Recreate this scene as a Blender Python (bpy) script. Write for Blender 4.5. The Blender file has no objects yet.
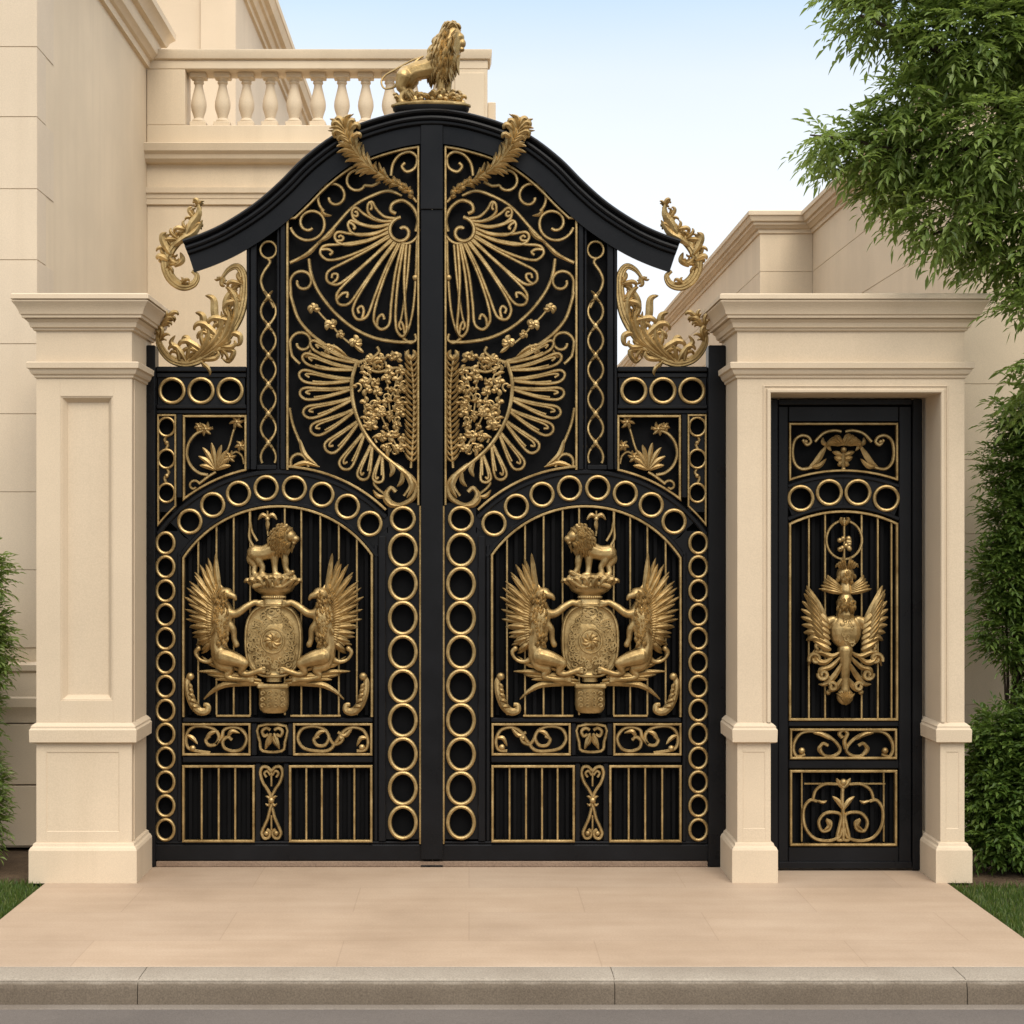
import bpy, bmesh, math, random
from mathutils import Vector, Matrix
R = math.radians
random.seed(7)
scn = bpy.context.scene
COL = scn.collection
S = 0.006            # metres per picture unit on the gate plane (y = 0)
EYE = 1.956
D = 10.0

# ------------------------------------------------------------------ materials
def nodes_of(name):
    m = bpy.data.materials.new(name); m.use_nodes = True
    nt = m.node_tree; b = nt.nodes['Principled BSDF']
    return m, nt, b

def noise(nt, scale, detail=4, rough=0.55, coord='Object'):
    tc = nt.nodes.new('ShaderNodeTexCoord'); n = nt.nodes.new('ShaderNodeTexNoise')
    n.inputs['Scale'].default_value = scale; n.inputs['Detail'].default_value = detail
    n.inputs['Roughness'].default_value = rough
    nt.links.new(tc.outputs[coord], n.inputs['Vector'])
    return n, tc

def ramp(nt, fac, stops):
    r = nt.nodes.new('ShaderNodeValToRGB')
    e = r.color_ramp.elements
    while len(e) < len(stops): e.new(0.5)
    for k, (p, c) in enumerate(stops):
        e[k].position = p; e[k].color = (*c, 1)
    nt.links.new(fac, r.inputs['Fac'])
    return r

def bump(nt, b, height, strength, dist=0.01):
    bp = nt.nodes.new('ShaderNodeBump'); bp.inputs['Strength'].default_value = strength
    bp.inputs['Distance'].default_value = dist
    nt.links.new(height, bp.inputs['Height']); nt.links.new(bp.outputs['Normal'], b.inputs['Normal'])
    return bp

def mixc(nt, fac, a, bcol, mode='MIX'):
    m = nt.nodes.new('ShaderNodeMix'); m.data_type = 'RGBA'; m.blend_type = mode
    for sock, val in ((m.inputs['Factor'], fac), (m.inputs['A'], a), (m.inputs['B'], bcol)):
        if hasattr(val, 'is_linked') or hasattr(val, 'links'): nt.links.new(val, sock)
        elif isinstance(val, (int, float)): sock.default_value = val
        else: sock.default_value = (*val, 1)
    return m.outputs['Result']

def stone_mat(name, c, var=0.07, rough=0.75, stain=0.14, bs=0.12):
    m, nt, b = nodes_of(name)
    n1, tc = noise(nt, 0.9, 5, 0.6)
    lo = tuple(x*(1-var*1.2) for x in c); hi = tuple(min(1, x*(1+var)) for x in c)
    r1 = ramp(nt, n1.outputs['Fac'], [(0.3, lo), (0.7, hi)])
    # faint rain streaks, stretched along z
    mp = nt.nodes.new('ShaderNodeMapping'); mp.inputs['Scale'].default_value = (7, 7, 0.45)
    nt.links.new(tc.outputs['Object'], mp.inputs['Vector'])
    n2 = nt.nodes.new('ShaderNodeTexNoise'); n2.inputs['Scale'].default_value = 1.0; n2.inputs['Detail'].default_value = 5
    nt.links.new(mp.outputs['Vector'], n2.inputs['Vector'])
    r2 = ramp(nt, n2.outputs['Fac'], [(0.48, (0, 0, 0)), (0.8, (1, 1, 1))])
    st = mixc(nt, r2.outputs['Color'], r1.outputs['Color'], tuple(x*(1-stain*.45*k) for x, k in zip(c, (1, 1.1, 1.25))))
    n3, _ = noise(nt, 160, 3, 0.6)
    r3 = ramp(nt, n3.outputs['Fac'], [(0.35, (.93, .93, .93)), (0.65, (1.04, 1.04, 1.04))])
    col = mixc(nt, 1.0, st, r3.outputs['Color'], 'MULTIPLY')
    nt.links.new(col, b.inputs['Base Color'])
    b.inputs['Roughness'].default_value = rough
    b.inputs['Specular IOR Level'].default_value = 0.25
    bump(nt, b, n3.outputs['Fac'], bs, 0.004)
    return m

MAT = {}
MAT['pier'] = stone_mat('carved_limestone', (0.565, 0.455, 0.325))
MAT['wall'] = stone_mat('wall_stone', (0.63, 0.515, 0.37), 0.08)
MAT['wall_pale'] = stone_mat('pale_quoin_stone', (0.60, 0.495, 0.37), 0.06)

def paving():
    m, nt, b = nodes_of('driveway_stone')
    n1, tc = noise(nt, 0.8, 6, 0.62)
    r1 = ramp(nt, n1.outputs['Fac'], [(0.28, (0.325, 0.238, 0.167)), (0.5, (0.395, 0.295, 0.212)), (0.75, (0.455, 0.352, 0.262))])
    mp = nt.nodes.new('ShaderNodeMapping'); mp.inputs['Scale'].default_value = (0.6, 5, 1)
    nt.links.new(tc.outputs['Object'], mp.inputs['Vector'])
    n2 = nt.nodes.new('ShaderNodeTexNoise'); n2.inputs['Scale'].default_value = 1.6; n2.inputs['Detail'].default_value = 7
    nt.links.new(mp.outputs['Vector'], n2.inputs['Vector'])
    r2 = ramp(nt, n2.outputs['Fac'], [(0.3, (.94, .925, .91)), (0.62, (1.02, 1.02, 1.02))])
    c1 = mixc(nt, 1.0, r1.outputs['Color'], r2.outputs['Color'], 'MULTIPLY')
    br = nt.nodes.new('ShaderNodeTexBrick')
    br.inputs['Scale'].default_value = 1; br.inputs['Brick Width'].default_value = 1.22; br.inputs['Row Height'].default_value = 0.62
    br.inputs['Mortar Size'].default_value = 0.0035; br.inputs['Mortar Smooth'].default_value = 0.4
    br.inputs['Color1'].default_value = (0.96, 0.96, 0.96, 1); br.inputs['Color2'].default_value = (1.03, 1.02, 1.0, 1)
    br.inputs['Mortar'].default_value = (0.88, 0.86, 0.84, 1)
    nt.links.new(tc.outputs['Object'], br.inputs['Vector'])
    c2 = mixc(nt, 1.0, c1, br.outputs['Color'], 'MULTIPLY')
    n3, _ = noise(nt, 90, 4, 0.6)
    r3 = ramp(nt, n3.outputs['Fac'], [(0.3, (.9, .9, .9)), (0.7, (1.06, 1.06, 1.06))])
    c3 = mixc(nt, 1.0, c2, r3.outputs['Color'], 'MULTIPLY')
    nt.links.new(c3, b.inputs['Base Color'])
    b.inputs['Roughness'].default_value = 0.62; b.inputs['Specular IOR Level'].default_value = 0.3
    bump(nt, b, n3.outputs['Fac'], 0.1, 0.004)
    return m
MAT['paving'] = paving()

def grain(name, stops, s1=2.0, s2=120, rough=0.85, bs=0.4, bd=0.004):
    m, nt, b = nodes_of(name)
    n1, tc = noise(nt, s1, 6, 0.65)
    r1 = ramp(nt, n1.outputs['Fac'], stops)
    n2, _ = noise(nt, s2, 3, 0.7)
    r2 = ramp(nt, n2.outputs['Fac'], [(0.3, (.72, .72, .72)), (0.7, (1.2, 1.2, 1.2))])
    nt.links.new(mixc(nt, 1.0, r1.outputs['Color'], r2.outputs['Color'], 'MULTIPLY'), b.inputs['Base Color'])
    b.inputs['Roughness'].default_value = rough; b.inputs['Specular IOR Level'].default_value = 0.25
    bump(nt, b, n2.outputs['Fac'], bs, bd)
    return m
MAT['kerb'] = grain('kerb_concrete', [(0.3, (.255, .215, .17)), (0.7, (.33, .285, .23))])
def kerb_grime():
    m = MAT['kerb']; nt = m.node_tree; b = nt.nodes['Principled BSDF']
    src = b.inputs['Base Color'].links[0].from_socket
    tc = nt.nodes.new('ShaderNodeTexCoord'); sp = nt.nodes.new('ShaderNodeSeparateXYZ'); nt.links.new(tc.outputs['Object'], sp.inputs[0])
    n = nt.nodes.new('ShaderNodeTexNoise'); n.inputs['Scale'].default_value = 7; n.inputs['Detail'].default_value = 6; nt.links.new(tc.outputs['Object'], n.inputs['Vector'])
    ad = nt.nodes.new('ShaderNodeMath'); ad.operation = 'MULTIPLY_ADD'; ad.inputs[1].default_value = .022; nt.links.new(n.outputs['Fac'], ad.inputs[0]); nt.links.new(sp.outputs['Z'], ad.inputs[2])
    mr = nt.nodes.new('ShaderNodeMapRange'); mr.inputs['From Min'].default_value = -.012; mr.inputs['From Max'].default_value = .004; nt.links.new(ad.outputs[0], mr.inputs['Value'])
    dirt = mixc(nt, 1.0, src, (.46, .42, .38), 'MULTIPLY')
    nt.links.new(mixc(nt, mr.outputs['Result'], dirt, src), b.inputs['Base Color'])
kerb_grime()
MAT['asphalt'] = grain('asphalt', [(0.3, (.105, .09, .08)), (0.7, (.135, .116, .102))], 1.2, 200, 0.8)
MAT['gutter'] = grain('gutter_concrete', [(0.3, (.15, .122, .096)), (0.7, (.2, .17, .14))])
MAT['sill_shade'] = grain('sill_stone_shade', [(0.3, (.17, .115, .078)), (0.7, (.235, .165, .115))], 3, 90, 0.8)  # brown darkened to paint in the shade below the gate
MAT['soil'] = grain('soil', [(0.3, (.07, .045, .026)), (0.7, (.13, .085, .05))], 8, 60, 0.95, 1.0, 0.02)
MAT['turf'] = grain('turf_ground', [(0.3, (.03, .045, .012)), (0.7, (.05, .07, .02))], 6, 80, 0.95, 1.0, 0.02)
MAT['earth'] = grain('earth', [(0.3, (.16, .13, .09)), (0.7, (.22, .19, .13))], 0.05, 3, 0.95, 0.2, 0.02)

def gold():
    m, nt, b = nodes_of('antique_gold')
    n1, tc = noise(nt, 9, 5, 0.65)
    r1 = ramp(nt, n1.outputs['Fac'], [(0.28, (0.20, 0.127, 0.047)), (0.5, (0.365, 0.252, 0.107)), (0.72, (0.53, 0.382, 0.178))])
    nt.links.new(r1.outputs['Color'], b.inputs['Base Color'])
    b.inputs['Metallic'].default_value = 0.85
    n2, _ = noise(nt, 40, 3, 0.6)
    r2 = ramp(nt, n2.outputs['Fac'], [(0.3, (.34, .34, .34)), (0.7, (.55, .55, .55))])
    nt.links.new(r2.outputs['Color'], b.inputs['Roughness'])
    n5, _ = noise(nt, 75, 4, 0.65)
    bump(nt, b, n5.outputs['Fac'], 0.35, 0.006)
    return m
MAT['gold'] = gold()
def black():
    m, nt, b = nodes_of('black_iron_paint')
    n1, tc = noise(nt, 3, 5, 0.6)
    r1 = ramp(nt, n1.outputs['Fac'], [(0.3, (.0042, .0043, .005)), (0.7, (.0068, .0069, .008))])
    nt.links.new(r1.outputs['Color'], b.inputs['Base Color'])
    n2, _ = noise(nt, 220, 2, 0.6)
    r2 = ramp(nt, n1.outputs['Fac'], [(0.3, (.24, .24, .24)), (0.7, (.38, .38, .38))])
    nt.links.new(r2.outputs['Color'], b.inputs['Roughness'])
    b.inputs['Specular IOR Level'].default_value = 0.17
    bump(nt, b, n2.outputs['Fac'], 0.05, 0.003)
    return m
MAT['black'] = black()
def sheet():
    m, nt, b = nodes_of('matt_black_sheet')
    n1, tc = noise(nt, 4, 4, 0.6)
    r1 = ramp(nt, n1.outputs['Fac'], [(0.3, (.0028, .0028, .003)), (0.7, (.0045, .0045, .005))])
    nt.links.new(r1.outputs['Color'], b.inputs['Base Color'])
    b.inputs['Roughness'].default_value = 0.7; b.inputs['Specular IOR Level'].default_value = 0.08
    return m
MAT['sheet'] = sheet()
def leaf(name, stops, trans=(0.10, 0.17, 0.02)):
    m, nt, b = nodes_of(name)
    g = nt.nodes.new('ShaderNodeNewGeometry')
    r = ramp(nt, g.outputs['Random Per Island'], stops)
    nt.links.new(r.outputs['Color'], b.inputs['Base Color'])
    b.inputs['Roughness'].default_value = 0.45; b.inputs['Specular IOR Level'].default_value = 0.4
    t = nt.nodes.new('ShaderNodeBsdfTranslucent'); t.inputs['Color'].default_value = (*trans, 1)
    mx = nt.nodes.new('ShaderNodeMixShader'); mx.inputs['Fac'].default_value = 0.38
    nt.links.new(b.outputs['BSDF'], mx.inputs[1]); nt.links.new(t.outputs['BSDF'], mx.inputs[2])
    nt.links.new(mx.outputs['Shader'], nt.nodes['Material Output'].inputs['Surface'])
    return m
MAT['leaf'] = leaf('tree_leaf', [(0, (.06, .1, .018)), (.5, (.125, .185, .036)), (1, (.22, .28, .085))], (.28, .38, .07))
MAT['shrub'] = leaf('shrub_leaf', [(0, (.034, .07, .011)), (.5, (.078, .135, .022)), (1, (.15, .215, .045))], (.16, .25, .04))
MAT['grass'] = leaf('grass_blade', [(0, (.04, .075, .012)), (.6, (.075, .12, .02)), (1, (.15, .16, .045))])
MAT['bark'] = grain('bark', [(0.3, (.035, .024, .016)), (0.7, (.075, .055, .038))], 6, 50, 0.9, 1.0, 0.02)

# ------------------------------------------------------------------ mesh helper
def cr(pts, n=8, closed=False):
    """Catmull-Rom through tuples of any length"""
    P = [tuple(p) for p in pts]; k = len(P); out = []
    rng = range(k) if closed else range(k-1)
    for i in rng:
        if closed: a, b, c, d = P[(i-1) % k], P[i], P[(i+1) % k], P[(i+2) % k]
        else: a, b, c, d = P[max(i-1, 0)], P[i], P[i+1], P[min(i+2, k-1)]
        for j in range(n):
            t = j/n
            out.append(tuple(0.5*((2*q)+(-p+r)*t+(2*p-5*q+4*r-s)*t*t+(-p+3*q-3*r+s)*t**3) for p, q, r, s in zip(a, b, c, d)))
    if not closed: out.append(P[-1])
    return out

class M:
    def __init__(s): s.v = []; s.f = []
    def add(s, vs, fs):
        o = len(s.v); s.v += [tuple(v) for v in vs]; s.f += [tuple(i+o for i in f) for f in fs]
    def box(s, x0, x1, y0, y1, z0, z1, c=0.004):
        x0, x1 = min(x0, x1), max(x0, x1); y0, y1 = min(y0, y1), max(y0, y1); z0, z1 = min(z0, z1), max(z0, z1)
        c = min(c, (x1-x0)*.3, (y1-y0)*.3, (z1-z0)*.3)
        lo, hi = (x0, y0, z0), (x1, y1, z1)
        vs = []; idx = {}
        for sx in (0, 1):
            for sy in (0, 1):
                for sz in (0, 1):
                    sg = (sx, sy, sz)
                    for a in range(3):
                        p = []
                        for k in range(3):
                            base = hi[k] if sg[k] else lo[k]
                            if k != a: base += -c if sg[k] else c
                            p.append(base)
                        idx[(sg, a)] = len(vs); vs.append(p)
        fs = []
        for a in range(3):
            b, d = [k for k in range(3) if k != a]
            for sa in (0, 1):
                q = []
                for (sb, sd) in ((0, 0), (1, 0), (1, 1), (0, 1)):
                    g = [0, 0, 0]; g[a] = sa; g[b] = sb; g[d] = sd; q.append(idx[(tuple(g), a)])
                fs.append(q)
            for sb in (0, 1):
                for sd in (0, 1):
                    g0 = [0, 0, 0]; g0[a] = 0; g0[b] = sb; g0[d] = sd
                    g1 = list(g0); g1[a] = 1
                    g0, g1 = tuple(g0), tuple(g1)
                    fs.append((idx[(g0, b)], idx[(g1, b)], idx[(g1, d)], idx[(g0, d)]))
        for sx in (0, 1):
            for sy in (0, 1):
                for sz in (0, 1):
                    fs.append([idx[((sx, sy, sz), a)] for a in range(3)])
        s.add(vs, fs)
    def tube(s, pts, rad, sides=8, closed=False):
        P = [Vector(p) for p in pts]; n = len(P)
        if not hasattr(rad, '__len__'): rad = [rad]*n
        T = []
        for i in range(n):
            if closed: t = P[(i+1) % n]-P[(i-1) % n]
            else: t = P[min(i+1, n-1)]-P[max(i-1, 0)]
            T.append(t.normalized() if t.length > 1e-9 else Vector((0, 0, 1)))
        ref = Vector((0, 1, 0))
        vs = []
        for i in range(n):
            if abs(T[i].dot(ref)) > 0.95: r2 = Vector((1, 0, 0))
            else: r2 = ref
            u = (r2-T[i]*T[i].dot(r2)).normalized(); w = T[i].cross(u)
            for k in range(sides):
                a = 2*math.pi*k/sides
                vs.append(P[i]+(u*math.cos(a)+w*math.sin(a))*rad[i])
        fs = []
        for i in range(n if closed else n-1):
            j = (i+1) % n
            for k in range(sides):
                l = (k+1) % sides
                fs.append((i*sides+k, i*sides+l, j*sides+l, j*sides+k))
        if not closed:
            fs.append(tuple(range(sides))); fs.append(tuple((n-1)*sides+k for k in range(sides)))
        s.add(vs, fs)
    def blob(s, c, r, rot=0.0, seg=14, ring=9):
        """ellipsoid, rotated by rot (degrees) about the y axis"""
        vs = []; fs = []; ca, sa = math.cos(R(rot)), math.sin(R(rot))
        def put(x, y, z): vs.append((c[0]+x*ca+z*sa, c[1]+y, c[2]-x*sa+z*ca))
        put(0, 0, r[2])
        for i in range(1, ring):
            th = math.pi*i/ring
            for k in range(seg):
                ph = 2*math.pi*k/seg
                put(r[0]*math.sin(th)*math.cos(ph), r[1]*math.sin(th)*math.sin(ph), r[2]*math.cos(th))
        put(0, 0, -r[2])
        for k in range(seg):
            fs.append((0, 1+k, 1+(k+1) % seg))
            for i in range(ring-2):
                a = 1+i*seg
                fs.append((a+k, a+seg+k, a+seg+(k+1) % seg, a+(k+1) % seg))
            a = 1+(ring-2)*seg
            fs.append((a+k, len(vs)-1, a+(k+1) % seg))
        s.add(vs, fs)
    def levels(s, x0, x1, y0, y1, prof, cap=True):
        """stack of rectangles: prof = [(z, outset)...] with mitred corners"""
        vs = []; fs = []
        for z, o in prof:
            vs += [(x0-o, y0-o, z), (x1+o, y0-o, z), (x1+o, y1+o, z), (x0-o, y1+o, z)]
        for i in range(len(prof)-1):
            for k in range(4):
                fs.append((i*4+k, i*4+(k+1) % 4, i*4+4+(k+1) % 4, i*4+4+k))
        if cap:
            n = (len(prof)-1)*4
            fs.append((0, 1, 2, 3)); fs.append((n, n+1, n+2, n+3))
        s.add(vs, fs)
    def lathe(s, c, prof, seg=16, squash=1.0):
        vs = []; fs = []
        for r, z in prof:
            for k in range(seg):
                a = 2*math.pi*k/seg
                vs.append((c[0]+r*math.cos(a), c[1]+r*math.sin(a)*squash, c[2]+z))
        for i in range(len(prof)-1):
            for k in range(seg):
                l = (k+1) % seg
                fs.append((i*seg+k, i*seg+l, (i+1)*seg+l, (i+1)*seg+k))
        fs.append(tuple(range(seg))); fs.append(tuple((len(prof)-1)*seg+k for k in range(seg)))
        s.add(vs, fs)
    def slab(s, poly, y0, y1):
        """polygon in the xz plane given thickness along y"""
        n = len(poly)
        vs = [(x, y0, z) for x, z in poly]+[(x, y1, z) for x, z in poly]
        fs = [tuple(range(n)), tuple(range(n, 2*n))]+[(i, (i+1) % n, n+(i+1) % n, n+i) for i in range(n)]
        s.add(vs, fs)
    def strip(s, pts, w, y0, y1, closed=False):
        """rectangular bar of width w along an xz polyline, mitred"""
        P = [Vector((p[0], p[1])) for p in pts]; n = len(P); vs = []; fs = []
        for i in range(n):
            a = P[i-1] if (i > 0 or closed) else None
            b = P[(i+1) % n] if (i < n-1 or closed) else None
            d1 = (P[i]-a).normalized() if a is not None else None
            d2 = (b-P[i]).normalized() if b is not None else None
            if d1 is None: d1 = d2
            if d2 is None: d2 = d1
            n1 = Vector((-d1.y, d1.x)); n2 = Vector((-d2.y, d2.x))
            m = (n1+n2)
            m = m.normalized() if m.length > 1e-6 else n1
            k = w/2/max(0.35, m.dot(n1))
            l, r = P[i]+m*k, P[i]-m*k
            c = 0.22
            li, ri = P[i]+m*k*(1-2*c), P[i]-m*k*(1-2*c)
            dy = w*c
            vs += [(l.x, y1, l.y), (l.x, y0+dy, l.y), (li.x, y0, li.y), (ri.x, y0, ri.y), (r.x, y0+dy, r.y), (r.x, y1, r.y)]
        for i in range(n if closed else n-1):
            j = (i+1) % n
            for k in range(6):
                l = (k+1) % 6
                fs.append((i*6+k, i*6+l, j*6+l, j*6+k))
        if not closed:
            fs.append(tuple(range(6))); fs.append(tuple((n-1)*6+k for k in range(6)))
        s.add(vs, fs)
    def blade(s, pts, wid, ridge, back=0.004):
        """leaf or feather: centre line pts (x,y,z), half widths, raised midrib towards -y"""
        P = [Vector(p) for p in pts]; n = len(P); vs = []; fs = []
        for i in range(n):
            t = P[min(i+1, n-1)]-P[max(i-1, 0)]
            q = Vector((-t.z, 0, t.x)); q = q.normalized() if q.length > 1e-9 else Vector((1, 0, 0))
            w = wid[i]; rg = ridge*min(1.0, w/max(wid)+0.15)
            vs += [P[i]+q*w, P[i]+q*w*.5-Vector((0, rg*.55, 0)), P[i]-Vector((0, rg, 0)), P[i]-q*w*.5-Vector((0, rg*.55, 0)), P[i]-q*w,
                   P[i]+Vector((0, back, 0))]
        for i in range(n-1):
            for k in range(6):
                l = (k+1) % 6
                fs.append((i*6+k, i*6+l, i*6+6+l, i*6+6+k))
        fs.append(tuple(range(6))); fs.append(tuple((n-1)*6+k for k in range(6)))
        s.add(vs, fs)
    def mesh(s, name, smooth=35):
        me = bpy.data.meshes.new(name); me.from_pydata(s.v, [], s.f)
        b = bmesh.new(); b.from_mesh(me); bmesh.ops.recalc_face_normals(b, faces=b.faces[:]); b.to_mesh(me); b.free()
        if smooth:
            me.polygons.foreach_set('use_smooth', [True]*len(me.polygons)); me.set_sharp_from_angle(angle=R(smooth))
        me.update(); return me
    def build(s, name, mat, parent=None, smooth=35, loc=None):
        return link(name, s.mesh(name, smooth), mat, parent, loc)
    def fused(s, voxel, sm=4):
        """melt overlapping solids into one continuous sculpted surface"""
        me = s.mesh('tmp', 0); o = bpy.data.objects.new('tmp', me); COL.objects.link(o)
        md = o.modifiers.new('r', 'REMESH'); md.mode = 'VOXEL'; md.voxel_size = voxel
        sd = o.modifiers.new('s', 'SMOOTH'); sd.iterations = sm; sd.factor = 0.5
        dg = bpy.context.evaluated_depsgraph_get(); dg.update()
        out = bpy.data.meshes.new_from_object(o.evaluated_get(dg))
        bpy.data.objects.remove(o); bpy.data.meshes.remove(me)
        out.polygons.foreach_set('use_smooth', [True]*len(out.polygons))
        return out

def link(name, me, mat, parent=None, loc=None):
    o = bpy.data.objects.new(name, me); COL.objects.link(o)
    me.materials.clear(); me.materials.append(MAT[mat] if isinstance(mat, str) else mat)
    if parent: o.parent = parent
    if loc: o.location = loc
    return o
def tag(o, label, cat, group=None):
    o['label'] = label; o['category'] = cat
    if group: o['group'] = group
    return o
def thing(name, label, cat, loc=(0, 0, 0), group=None):
    o = bpy.data.objects.new(name, None); COL.objects.link(o); o.location = loc; o.empty_display_size = 0.2
    return tag(o, label, cat, group)
def struct(name, m, mat, smooth=35, kind='structure'):
    o = m.build(name, mat, None, smooth) if isinstance(m, M) else m
    o['kind'] = kind; return o
def share(o, parent, loc):
    c = o.copy(); COL.objects.link(c); c.parent = parent; c.location = loc; return c
def copy_tree(o, parent=None):
    c = o.copy(); COL.objects.link(c); c.parent = parent
    for ch in list(o.children): copy_tree(ch, c)
    return c
def W(px, py, y):
    """a point at depth y, measured off the picture"""
    k = S*(D+y)/D
    return ((px-469)*k, y, (540-py)*k+EYE)

# ------------------------------------------------------------------ ornament helpers (px drawing units on the gate plane)
class Plane:
    def __init__(s, ox): s.ox = ox
    def __call__(s, px, py, y=0.0): return ((px-s.ox)*S, y, (866-py)*S)
    def xz(s, px, py): return ((px-s.ox)*S, (866-py)*S)

def wire(m, P, pts, r=1.6, y=0.0, n=6, taper=False, closed=False, sides=7):
    q = cr(pts, n, closed) if n > 1 else pts
    k = len(q)
    rr = [r*S*((0.55+0.45*math.sin(math.pi*min(1, (i/(k-1))*1.0))) if taper else 1) for i in range(k)]
    m.tube([P(p[0], p[1], y if len(p) < 3 else p[2]) for p in q], rr, sides, closed)

def spiral(cx, cy, r0, r1, a0, a1, n=26):
    """angles in degrees, 0 = right, 90 = up on the picture"""
    out = []
    for i in range(n+1):
        t = i/n; a = R(a0+(a1-a0)*t); r = r0+(r1-r0)*t
        out.append((cx+r*math.cos(a), cy-r*math.sin(a)))
    return out

def bead(m, P, px, py, r, y=0.0, sq=1.0):
    m.blob(P(px, py, y), (r*S, r*S*.8, r*S*sq), seg=10, ring=7)

def frond(m, P, pts, w, y=-0.01, ridge=1.6, n=5, tip=0.15, base=0.35, peak=0.45):
    """leaf-shaped blade along a px polyline"""
    q = cr(pts, n); k = len(q); wid = []
    for i in range(k):
        t = i/(k-1)
        a = base+(1-base)*math.sin(math.pi/2*min(1, t/peak)) if t < peak else tip+(1-tip)*math.cos(math.pi/2*(t-peak)/(1-peak))
        wid.append(max(0.05, w*a)*S)
    m.blade([P(p[0], p[1], y if len(p) < 3 else p[2]) for p in q], wid, ridge*S)

def hook(m, P, x, y_, ang, L, w, curl=1, y=-0.012, ridge=2.0):
    """acanthus lobe: starts at (x,y_), grows along ang and rolls over at the end"""
    pts = []; a = R(ang); px, py = x, y_; st = L/7
    pts.append((px, py, y))
    for i in range(9):
        a += R(curl*(5 if i < 5 else 30)); k = 1 if i < 6 else 0.6
        px += math.cos(a)*st*k; py -= math.sin(a)*st*k
        pts.append((px, py, y-0.012*math.sin(math.pi*i/9)))
    frond(m, P, pts, w*.9, y, ridge, 3, 0.3, 0.35, 0.45)

def acanthus(m, P, stem, r, lobes, y=-0.01, seed=0):
    rnd = random.Random(seed)
    q = cr([(p[0], p[1]) for p in stem], 8)
    k = len(q)
    for off in (-0.9, 0.0, 0.9):
        pts = []
        for i, p in enumerate(q):
            a = q[max(i-1, 0)]; b = q[min(i+1, k-1)]
            dx, dy = b[0]-a[0], b[1]-a[1]; l = math.hypot(dx, dy) or 1
            e = off*r*(0.25+0.75*math.sin(math.pi*i/(k-1)))
            pts.append(P(p[0]-dy/l*e, p[1]+dx/l*e, y-(0.006 if off == 0 else 0)))
        m.tube(pts, [r*S*(0.25+0.55*math.sin(math.pi*min(.98, max(.03, i/(k-1))))) for i in range(k)], 7)
    for t, ang, L, w, c in lobes:
        i = min(k-1, int(t*(k-1)))
        for d, (da, ll, ww) in enumerate(((0, 1.2, .8), (-15, .95, .62), (15, .95, .62), (-32, .66, .5), (32, .66, .5))):
            hook(m, P, q[i][0]+rnd.uniform(-1, 1), q[i][1]+rnd.uniform(-1, 1), ang+da, L*ll, w*ww, c if da*c >= 0 else -c*.6, y-0.010+.005*d)

def ring_mesh(rx, rz, tr):
    m = M(); n = 32
    pts = [(rx*S*math.cos(2*math.pi*i/n), 0, rz*S*math.sin(2*math.pi*i/n)) for i in range(n)]
    m.tube(pts, tr*S, 8, True)
    return m.mesh('ring')

def holed_cell(m, P, outline, hc, hr, y0, y1):
    """plate cell: outline = closed px polygon as a function of angle index, hole = ellipse"""
    n = len(outline)
    vs = []
    for (px, py) in outline: vs.append(P(px, py, y0))
    for k in range(n):
        px, py = outline[k]; a = math.atan2((hc[1]-py)/hr[1], (px-hc[0])/hr[0])
        vs.append(P(hc[0]+hr[0]*math.cos(a), hc[1]-hr[1]*math.sin(a), y0))
    for k in range(n):
        v = vs[n+k]; vs.append((v[0], y1, v[2]))
    fs = []
    for k in range(n):
        l = (k+1) % n
        fs.append((k, l, n+l, n+k)); fs.append((n+k, n+l, 2*n+l, 2*n+k))
    m.add(vs, fs)
def rect_outline(x0, x1, y0, y1, k=7):
    o = []
    for (a, b, c, d) in ((x0, y0, x1, y0), (x1, y0, x1, y1), (x1, y1, x0, y1), (x0, y1, x0, y0)):
        for i in range(k): o.append((a+(c-a)*i/k, b+(d-b)*i/k))
    return o
def polar_outline(c, r0, r1, a0, a1, k=7):
    def p(r, a): return (c[0]+r*math.sin(R(a)), c[1]-r*math.cos(R(a)))
    o = []
    for i in range(k): o.append(p(r1, a0+(a1-a0)*i/k))
    for i in range(k): o.append(p(r1+(r0-r1)*i/k, a1))
    for i in range(k): o.append(p(r0, a1+(a0-a1)*i/k))
    for i in range(k): o.append(p(r0+(r1-r0)*i/k, a0))
    return o

HOOD = [(432, 112), (415, 113), (392, 117), (362, 126), (333, 139), (304, 161), (281, 184), (257, 205), (228, 224), (205, 235), (185, 242)]
def hood_curve():
    left = cr(HOOD, 5)[::-1]
    right = [(864-x, y) for x, y in left[::-1]]
    return left+right[1:]
def hood_offset(n):
    """hood line pushed inwards by n px, left half, from the low end to the centre"""
    c = hood_curve(); h = len(c)//2+1; out = []
    for i in range(h):
        a = c[max(i-1, 0)]; b = c[min(i+1, len(c)-1)]
        dx, dy = b[0]-a[0], b[1]-a[1]; l = math.hypot(dx, dy)
        out.append((c[i][0]-dy/l*n*1, c[i][1]+dx/l*n))
    return out

# ------------------------------------------------------------------ gate leaf (left one drawn, right one mirrored)
PL = Plane(156)
leafL = thing('gate_leaf', 'tall black and gold gate leaf on the left, hinged beside the panelled pier', 'gate', ((156-469)*S, 0, 0), 'leaves of the double gate')
BK0, BK1 = 0.045, 0.058
inner = [p for p in hood_offset(20) if 247 < p[0] <= 432]
m = M()
poly = [(153, 860), (153, 370), (248, 370), (248, inner[0][1])]+inner+[(431.6, inner[-1][1]), (431.6, 860)]
m.slab([PL.xz(*p) for p in poly], BK0, BK1)
m.build('backing_panel', 'sheet', leafL, 0)

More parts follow.
